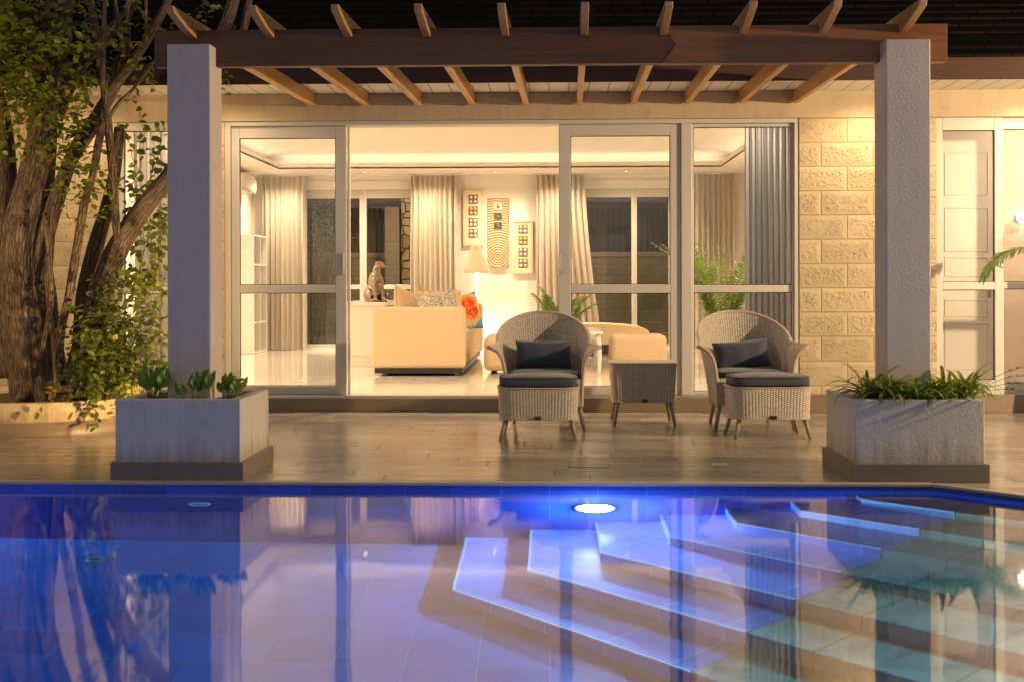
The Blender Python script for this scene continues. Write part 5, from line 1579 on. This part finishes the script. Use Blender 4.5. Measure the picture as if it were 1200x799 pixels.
for a in ((85, 165, 9.3, 8, (16, 30), .055), (110, 230, 9.35, 8, (10, 30), .05), (150, 330, 9.3, 12, (20, 24), .05), (14, 110, 9.2, 18, (18, 24), .065), (40, 20, 9.25, 18, (26, 18), .06), (115, 60, 9.4, 6, (20, 30), .055), (75, 100, 9.3, 5, (18, 24), .06), (150, 80, 9.5, 8, (20, 26), .05), (8, 20, 9.3, 60, (22, 18), .066), (25, 70, 9.25, 16, (22, 30), .06), (12, 60, 9.3, 26, (14, 26), .06), (90, 150, 9.4, 10, (14, 30), .055), (100, 215, 9.45, 8, (10, 20), .05), (8, 20, 9.45, 34, (22, 18), .055), (40, 45, 9.5, 26, (26, 22), .05), (18, 85, 9.4, 22, (22, 22), .055), (50, 105, 9.45, 12, (12, 16), .055), (80, 125, 9.5, 8, (14, 20), .05),
          (70, 175, 9.45, 9, (12, 14), .05), (96, 18, 9.6, 8, (14, 14), .045), (110, 40, 9.7, 5, (14, 18), .045), (98, 105, 9.7, 6, (12, 16), .048), (160, 30, 9.8, 4, (16, 16), .045), (30, 120, 9.5, 6, (16, 12), .05),
          (140, 12, 9.9, 5, (30, 10), .045), (20, 150, 9.5, 4, (10, 14), .05), (85, 205, 9.55, 5, (10, 14), .048), (262, 112, 9.9, 2, (5, 5), .05), (238, 10, 10.0, 4, (14, 8), .05), (130, 78, 9.75, 3, (10, 10), .05)):
    spray(*a, mb=lf)
tw = tw_.build('twigs', M['bark'], tree)
lf.build('crown', M['leaf'], tree)
# leafy climber at the foot of the leaning stem and up the curtain window
tw_ = MB()
vine = thing('leafy_climber', 'dense leafy climber at the foot of the tree, trailing up before the curtained window', 'climber', (XA(125, 9.5, 460), 9.5, .22))
for k in range(26):                       # long wands rising from the bed
    x0p, y0p = rr.uniform(95, 150), 468
    x1p, y1p = x0p + rr.uniform(-15, 55), rr.uniform(300, 430)
    Y = 9.35 + rr.uniform(-.15, .25); pts = []
    for i in range(9):
        f = i / 8
        pts.append(at(x0p + (x1p - x0p) * f ** 1.3 + rr.gauss(0, 1.5), y0p + (y1p - y0p) * f, Y + .1 * f))
    tw_.tube(pts, [.005 * (1 - .7 * i / 8) for i in range(9)], 5, cap=False)
    for i in range(2, 9):
        for q in range(rr.choice((2, 3))):
            c = pts[i] + Vector((rr.gauss(0, .02), rr.gauss(0, .03), rr.gauss(0, .02)))
            lf2.leaf(c, (rr.gauss(0, 1), rr.gauss(-.3, .8), rr.gauss(0, .5)), (rr.gauss(0, .5), -.8, .8), rr.uniform(.05, .078), rr.uniform(.032, .05), .15, .2)
for a in ((118, 415, 9.3, 40, (22, 26), .05), (150, 440, 9.25, 26, (22, 16), .05), (108, 385, 9.3, 16, (12, 20), .05), (145, 370, 9.35, 22, (20, 28), .05), (115, 400, 9.4, 26, (16, 24), .045), (130, 440, 9.35, 30, (22, 18), .043), (155, 395, 9.45, 18, (18, 28), .045), (100, 445, 9.3, 12, (12, 12), .045), (175, 420, 9.5, 12, (14, 22), .043), (125, 355, 9.45, 9, (14, 16), .045)):
    spray(*a, mb=lf2)
lf3 = MB()
for (px, yt, yb) in ((152, 150, 330), (164, 128, 300), (176, 160, 330), (186, 140, 340), (193, 190, 360), (170, 240, 400), (158, 260, 380), (183, 250, 400)):
    Y = 9.75 + rr.uniform(-.15, .15); n = int((yb - yt) / 6.5); pts = []
    for i in range(n + 1): pts.append(at(px + 5 * math.sin(i * .35 + px) + rr.gauss(0, .8), yb + (yt - yb) * i / n, Y))
    tw_.tube(pts, .0022, 4, cap=False)
    for i in range(n + 1):
        for s_ in (-1, 1):
            if rr.random() < .72:
                lf3.leaf(pts[i] + Vector((rr.gauss(0, .012), rr.gauss(0, .02), rr.gauss(0, .012))), (s_ * rr.uniform(.3, 1.0), rr.gauss(-.2, .6), rr.gauss(.1, .55)), (rr.gauss(0, .6), -1, .45 + rr.gauss(0, .5)), rr.uniform(.045, .082), rr.uniform(.034, .058), .12, .15)
tw_.build('stems', M['bark'], vine); lf2.build('foliage', M['leaf_dark'], vine); lf3.build('trailing_leaves', M['leaf'], vine)
# coleus
cx_, cy_ = XA(66, 9.15, 465), 9.22
t = thing('coleus', 'low plant with dark red leaves edged in green at the foot of the tree', 'plant', (cx_, cy_, .21))
m, me_ = MB(), MB()
for k in range(16):
    a = k * 2.4; e = rr.uniform(.1, .9); L = rr.uniform(.07, .115)
    d = Vector((math.cos(a) * math.cos(e), math.sin(a) * math.cos(e) - .1, math.sin(e)))
    c = Vector((cx_ + rr.gauss(0, .05), cy_ + rr.gauss(0, .03), .24 + rr.uniform(0, .09)))
    me_.leaf(c, d, (0, -.7, 1), L * 1.07, L * .62, .1, .25); m.leaf(c + Vector((0, -.003, .004)), d, (0, -.7, 1), L * .93, L * .46, .1, .25)
    m.tube([(cx_, cy_, .20), c], .003, 4, cap=False)
m.build('leaves', M['leaf_red'], t); me_.build('leaf_edges', M['leaf_yellow'], t)
# small yellow-leaved plant behind the left planter
cx_, cy_ = XA(157, 9.1, 455), 9.1
t = thing('yellowing_plant', 'small yellowing plant between the climber and the left planter', 'plant', (cx_, cy_, .24))
m = MB()
for k in range(22):
    c = Vector((cx_ + rr.gauss(0, .05), cy_ + rr.gauss(0, .04), .26 + rr.uniform(0, .16)))
    m.leaf(c, (rr.gauss(0, 1), rr.gauss(0, 1), rr.uniform(0, 1)), (0, -.7, 1), .05, .03, .1, .2); m.tube([(cx_, cy_, .22), c], .002, 4, cap=False)
m.build('leaves', M['leaf_yellow'], t)
# bush in the back garden, seen through the left back window
t = thing('garden_bush', 'sparse lit bush outside the left back window', 'bush', (XA(372, 21.5), 21.5, 0))
m, ms = MB(), MB()
for k in range(26):
    b0 = Vector((XA(372, 21.5) + rr.gauss(0, .1), 21.5 + rr.gauss(0, .1), .0)); tp = at(rr.uniform(356, 412), rr.uniform(228, 300), 21.5 + rr.gauss(0, .3))
    pts = [b0.lerp(tp, f) + Vector((0, 0, .35 * math.sin(f * PI) )) for f in (0, .3, .6, .8, 1)]
    ms.tube(pts, [.014, .010, .007, .005, .003], 5, cap=False)
    for q in range(26):
        f = rr.uniform(.45, 1); c = b0.lerp(tp, f) + Vector((rr.gauss(0, .08), rr.gauss(0, .08), .35 * math.sin(f * PI) + rr.gauss(0, .08)))
        m.leaf(c, (rr.gauss(0, 1), rr.gauss(0, 1), rr.gauss(0, .6)), (rr.gauss(0, 1), -1, 1), .085, .035, .1, .2)
ms.build('stems', M['bark'], t); m.build('foliage', M['leaf'], t)

# a few dry leaves fallen on the deck
fl_mat = simple('dry_leaf', (.12, .07, .035), .8, .3, 30)
first = None
rr = random.Random(4)
for i, (px, py) in enumerate(((541, 507), (613, 511), (629, 532), (686, 538), (733, 505), (359, 498), (372, 512), (345, 505), (812, 518))):
    p = g0(px, py)
    if first is None:
        m = MB(); m.leaf((-.02, 0, .006), (1, 0, .05), (0, 0, 1), .045, .028, .25, .1)
        first = o = m.build('fallen_leaf', fl_mat)
        props(o, 'tiny dry brown leaf lying on the deck', 'leaf', 'dry leaves scattered on the deck')
    else:
        o = first.copy(); COL.objects.link(o)
    o.location = (p.x, p.y, .002); o.rotation_euler = (0, 0, rr.uniform(0, 6.3)); k_ = rr.uniform(.6, 1.1); o.scale = (k_, k_, k_)
SKY_EL, SKY_S, EXPO = -2.0, 1.0, 0.0
WARM, AMB, COOL = (1.0, .73, .46), (1.0, .71, .39), (.55, .75, 1.0)
LIGHTS = []
# cove strips lying in the trough of the living-room ceiling, shining up on the tray
cz = CZ + .04
cy, cx_ = (iy0 + iy1) / 2, (ix0 + ix1) / 2
CV = 8
LIGHTS += [dict(name='cove_strip', typ='AREA', loc=(ix0 - .12, cy, cz), energy=CV, col=WARM, shape='RECTANGLE', size=.06, size_y=iy1 - iy0, rot=(0, PI + .95, 0)),
           dict(name='cove_strip', typ='AREA', loc=(ix1 + .12, cy, cz), energy=CV, col=WARM, shape='RECTANGLE', size=.06, size_y=iy1 - iy0, rot=(0, PI - .95, 0)),
           dict(name='cove_strip', typ='AREA', loc=(cx_, iy1 + .12, cz), energy=CV, col=WARM, shape='RECTANGLE', size=ix1 - ix0, size_y=.06, rot=(PI - .95, 0, 0)),
           dict(name='cove_strip', typ='AREA', loc=(cx_, iy0 - .12, cz), energy=CV, col=WARM, shape='RECTANGLE', size=ix1 - ix0, size_y=.06, rot=(PI + .95, 0, 0))]
def spot(x, y, e, a=150, **k): LIGHTS.append(dict(name='ceiling_spot', typ='SPOT', loc=(x, y, CZ - .02), energy=e, col=WARM, size=.05, rot=(.0, 0, 0), spot_size=math.radians(a), spot_blend=1.0, **k))
for x in DLX + [XA(500, 18.7), XA(655, 18.7), XA(330, 18.7)]: spot(x, 18.6, 170)
for x in (-3.6, -1.5, .3, 1.9): spot(x, 11.75, 240)
for y in (12.8, 14.6, 16.4):
    for x in (-4.3, 2.85): spot(x, y, 300)
LIGHTS.append(dict(name='floor_lamp_bulb', typ='POINT', loc=(LX, LY, LZ), energy=620, col=(1, .84, .60), size=.05))
LIGHTS.append(dict(name='passage_lamp', typ='POINT', loc=(5.1, 11.9, 2.3), energy=45, col=(1, .72, .50), size=.08))
LIGHTS.append(dict(name='bedroom_lamp', typ='POINT', loc=(-5.9, 12.3, 2.3), energy=55, col=WARM, size=.1))
LIGHTS.append(dict(name='garden_lamp', typ='POINT', loc=(-1.75, 21.0, 2.2), energy=110, col=AMB, size=.1))
LIGHTS.append(dict(name='garden_lamp', typ='POINT', loc=(.2, 21.0, 2.4), energy=50, col=AMB, size=.1))
# downlights in the eaves
for x, e in ((-5.6, 26), (-4.1, 30), (-2.75, 30), (2.75, 60), (4.2, 80), (5.6, 80)):
    LIGHTS.append(dict(name='eave_spot', typ='SPOT', loc=(x, 10.45, SOF - .03), energy=e, col=AMB, size=.035, rot=(.12, 0, 0), spot_size=math.radians(150), spot_blend=1.0))
# garden lanterns to the sides of the pool
LIGHTS.append(dict(name='terrace_lantern', typ='POINT', loc=(7.4, 6.55, 2.2), energy=2400, col=AMB, size=.07))
LIGHTS.append(dict(name='terrace_lantern', typ='POINT', loc=(-6.6, 8.2, 2.2), energy=260, col=(1, .62, .25), size=.07))
# pool lamp
LIGHTS.append(dict(name='underwater_lamp', typ='POINT', loc=(LAMP.x, PE - .075, LAMP.z), energy=150, col=(.36, .72, 1.0), size=.03))
LIGHTS.append(dict(name='tree_fill_spot', typ='SPOT', loc=(SPX - .06, SPY + .045, .20), energy=190, col=(1, .62, .26), size=.03, target=(XA(62, 9.7), 9.7, 1.25), spot_size=math.radians(120), spot_blend=.8))  # hidden lamp added to brighten the tree stems
LIGHTS.append(dict(name='underwater_lamp', typ='POINT', loc=(-4.6, PE - .12, LAMP.z), energy=330, col=(.16, .62, 1.0), size=.06))  # light of the added left lamp, for a bluer pool floor
LIGHTS.append(dict(name='underwater_lamp', typ='POINT', loc=(3.30, 3.6, -.14), energy=560, col=(.30, .86, 1.0), size=.06))  # light of the added right lamp, for the slate treads
# ================================================================== CAMERA, LIGHT, RENDER
cam = bpy.data.cameras.new('camera'); co = bpy.data.objects.new('camera', cam); COL.objects.link(co)
fw = Vector((-SA, CA, 0)); rt = Vector((CA, SA, 0)); up = Vector((0, 0, 1))
r2 = (rt - up * ROLL).normalized(); u2 = (up + rt * ROLL).normalized()
R = Matrix((r2, u2, -fw)).transposed().to_4x4()
R.translation = (0, 0, H)
co.matrix_world = R
cam.sensor_width = 36; cam.lens = F / 1200 * 36; cam.shift_x = 0; cam.shift_y = -(399.5 - YH) / 1200
cam.clip_start = .05; cam.clip_end = 2000
S.camera = co

w = bpy.data.worlds.new('World'); S.world = w; w.use_nodes = True
nt = w.node_tree; bg = nt.nodes['Background']
sky = nt.nodes.new('ShaderNodeTexSky'); sky.sky_type = 'NISHITA'; sky.sun_disc = False
sky.sun_elevation = math.radians(SKY_EL); sky.sun_rotation = math.radians(200)
hs = nt.nodes.new('ShaderNodeHueSaturation'); hs.inputs['Saturation'].default_value = .45
nt.links.new(sky.outputs[0], hs.inputs['Color']); nt.links.new(hs.outputs[0], bg.inputs[0]); bg.inputs[1].default_value = SKY_S

def light(name, typ, loc, energy, col, size=.1, rot=None, target=None, **k):
    l = bpy.data.lights.new(name, typ); l.energy = energy; l.color = col
    if typ == 'AREA':
        l.shape = k.pop('shape', 'DISK'); l.size = size
        if 'size_y' in k: l.size_y = k.pop('size_y')
    else: l.shadow_soft_size = size
    for a, b in k.items(): setattr(l, a, b)
    o = bpy.data.objects.new(name, l); COL.objects.link(o); o.location = loc
    if target is not None:
        o.rotation_euler = (Vector(target) - Vector(loc)).to_track_quat('-Z', 'Y').to_euler()
    if rot is not None: o.rotation_euler = rot
    return o
for L_ in LIGHTS:
    light(**L_)

S.render.engine = 'CYCLES'
c = S.cycles
c.use_denoising = True
try: c.denoiser = 'OPENIMAGEDENOISE'
except Exception: pass
c.max_bounces = 10; c.diffuse_bounces = 5; c.glossy_bounces = 5; c.transmission_bounces = 6; c.transparent_max_bounces = 12
c.sample_clamp_indirect = 6; c.sample_clamp_direct = 0
c.caustics_refractive = True; c.caustics_reflective = False
c.blur_glossy = 0.6
S.view_settings.view_transform = 'Standard'; S.view_settings.look = 'None'; S.view_settings.gamma = 1; S.view_settings.exposure = EXPO
S.view_settings.use_curve_mapping = False
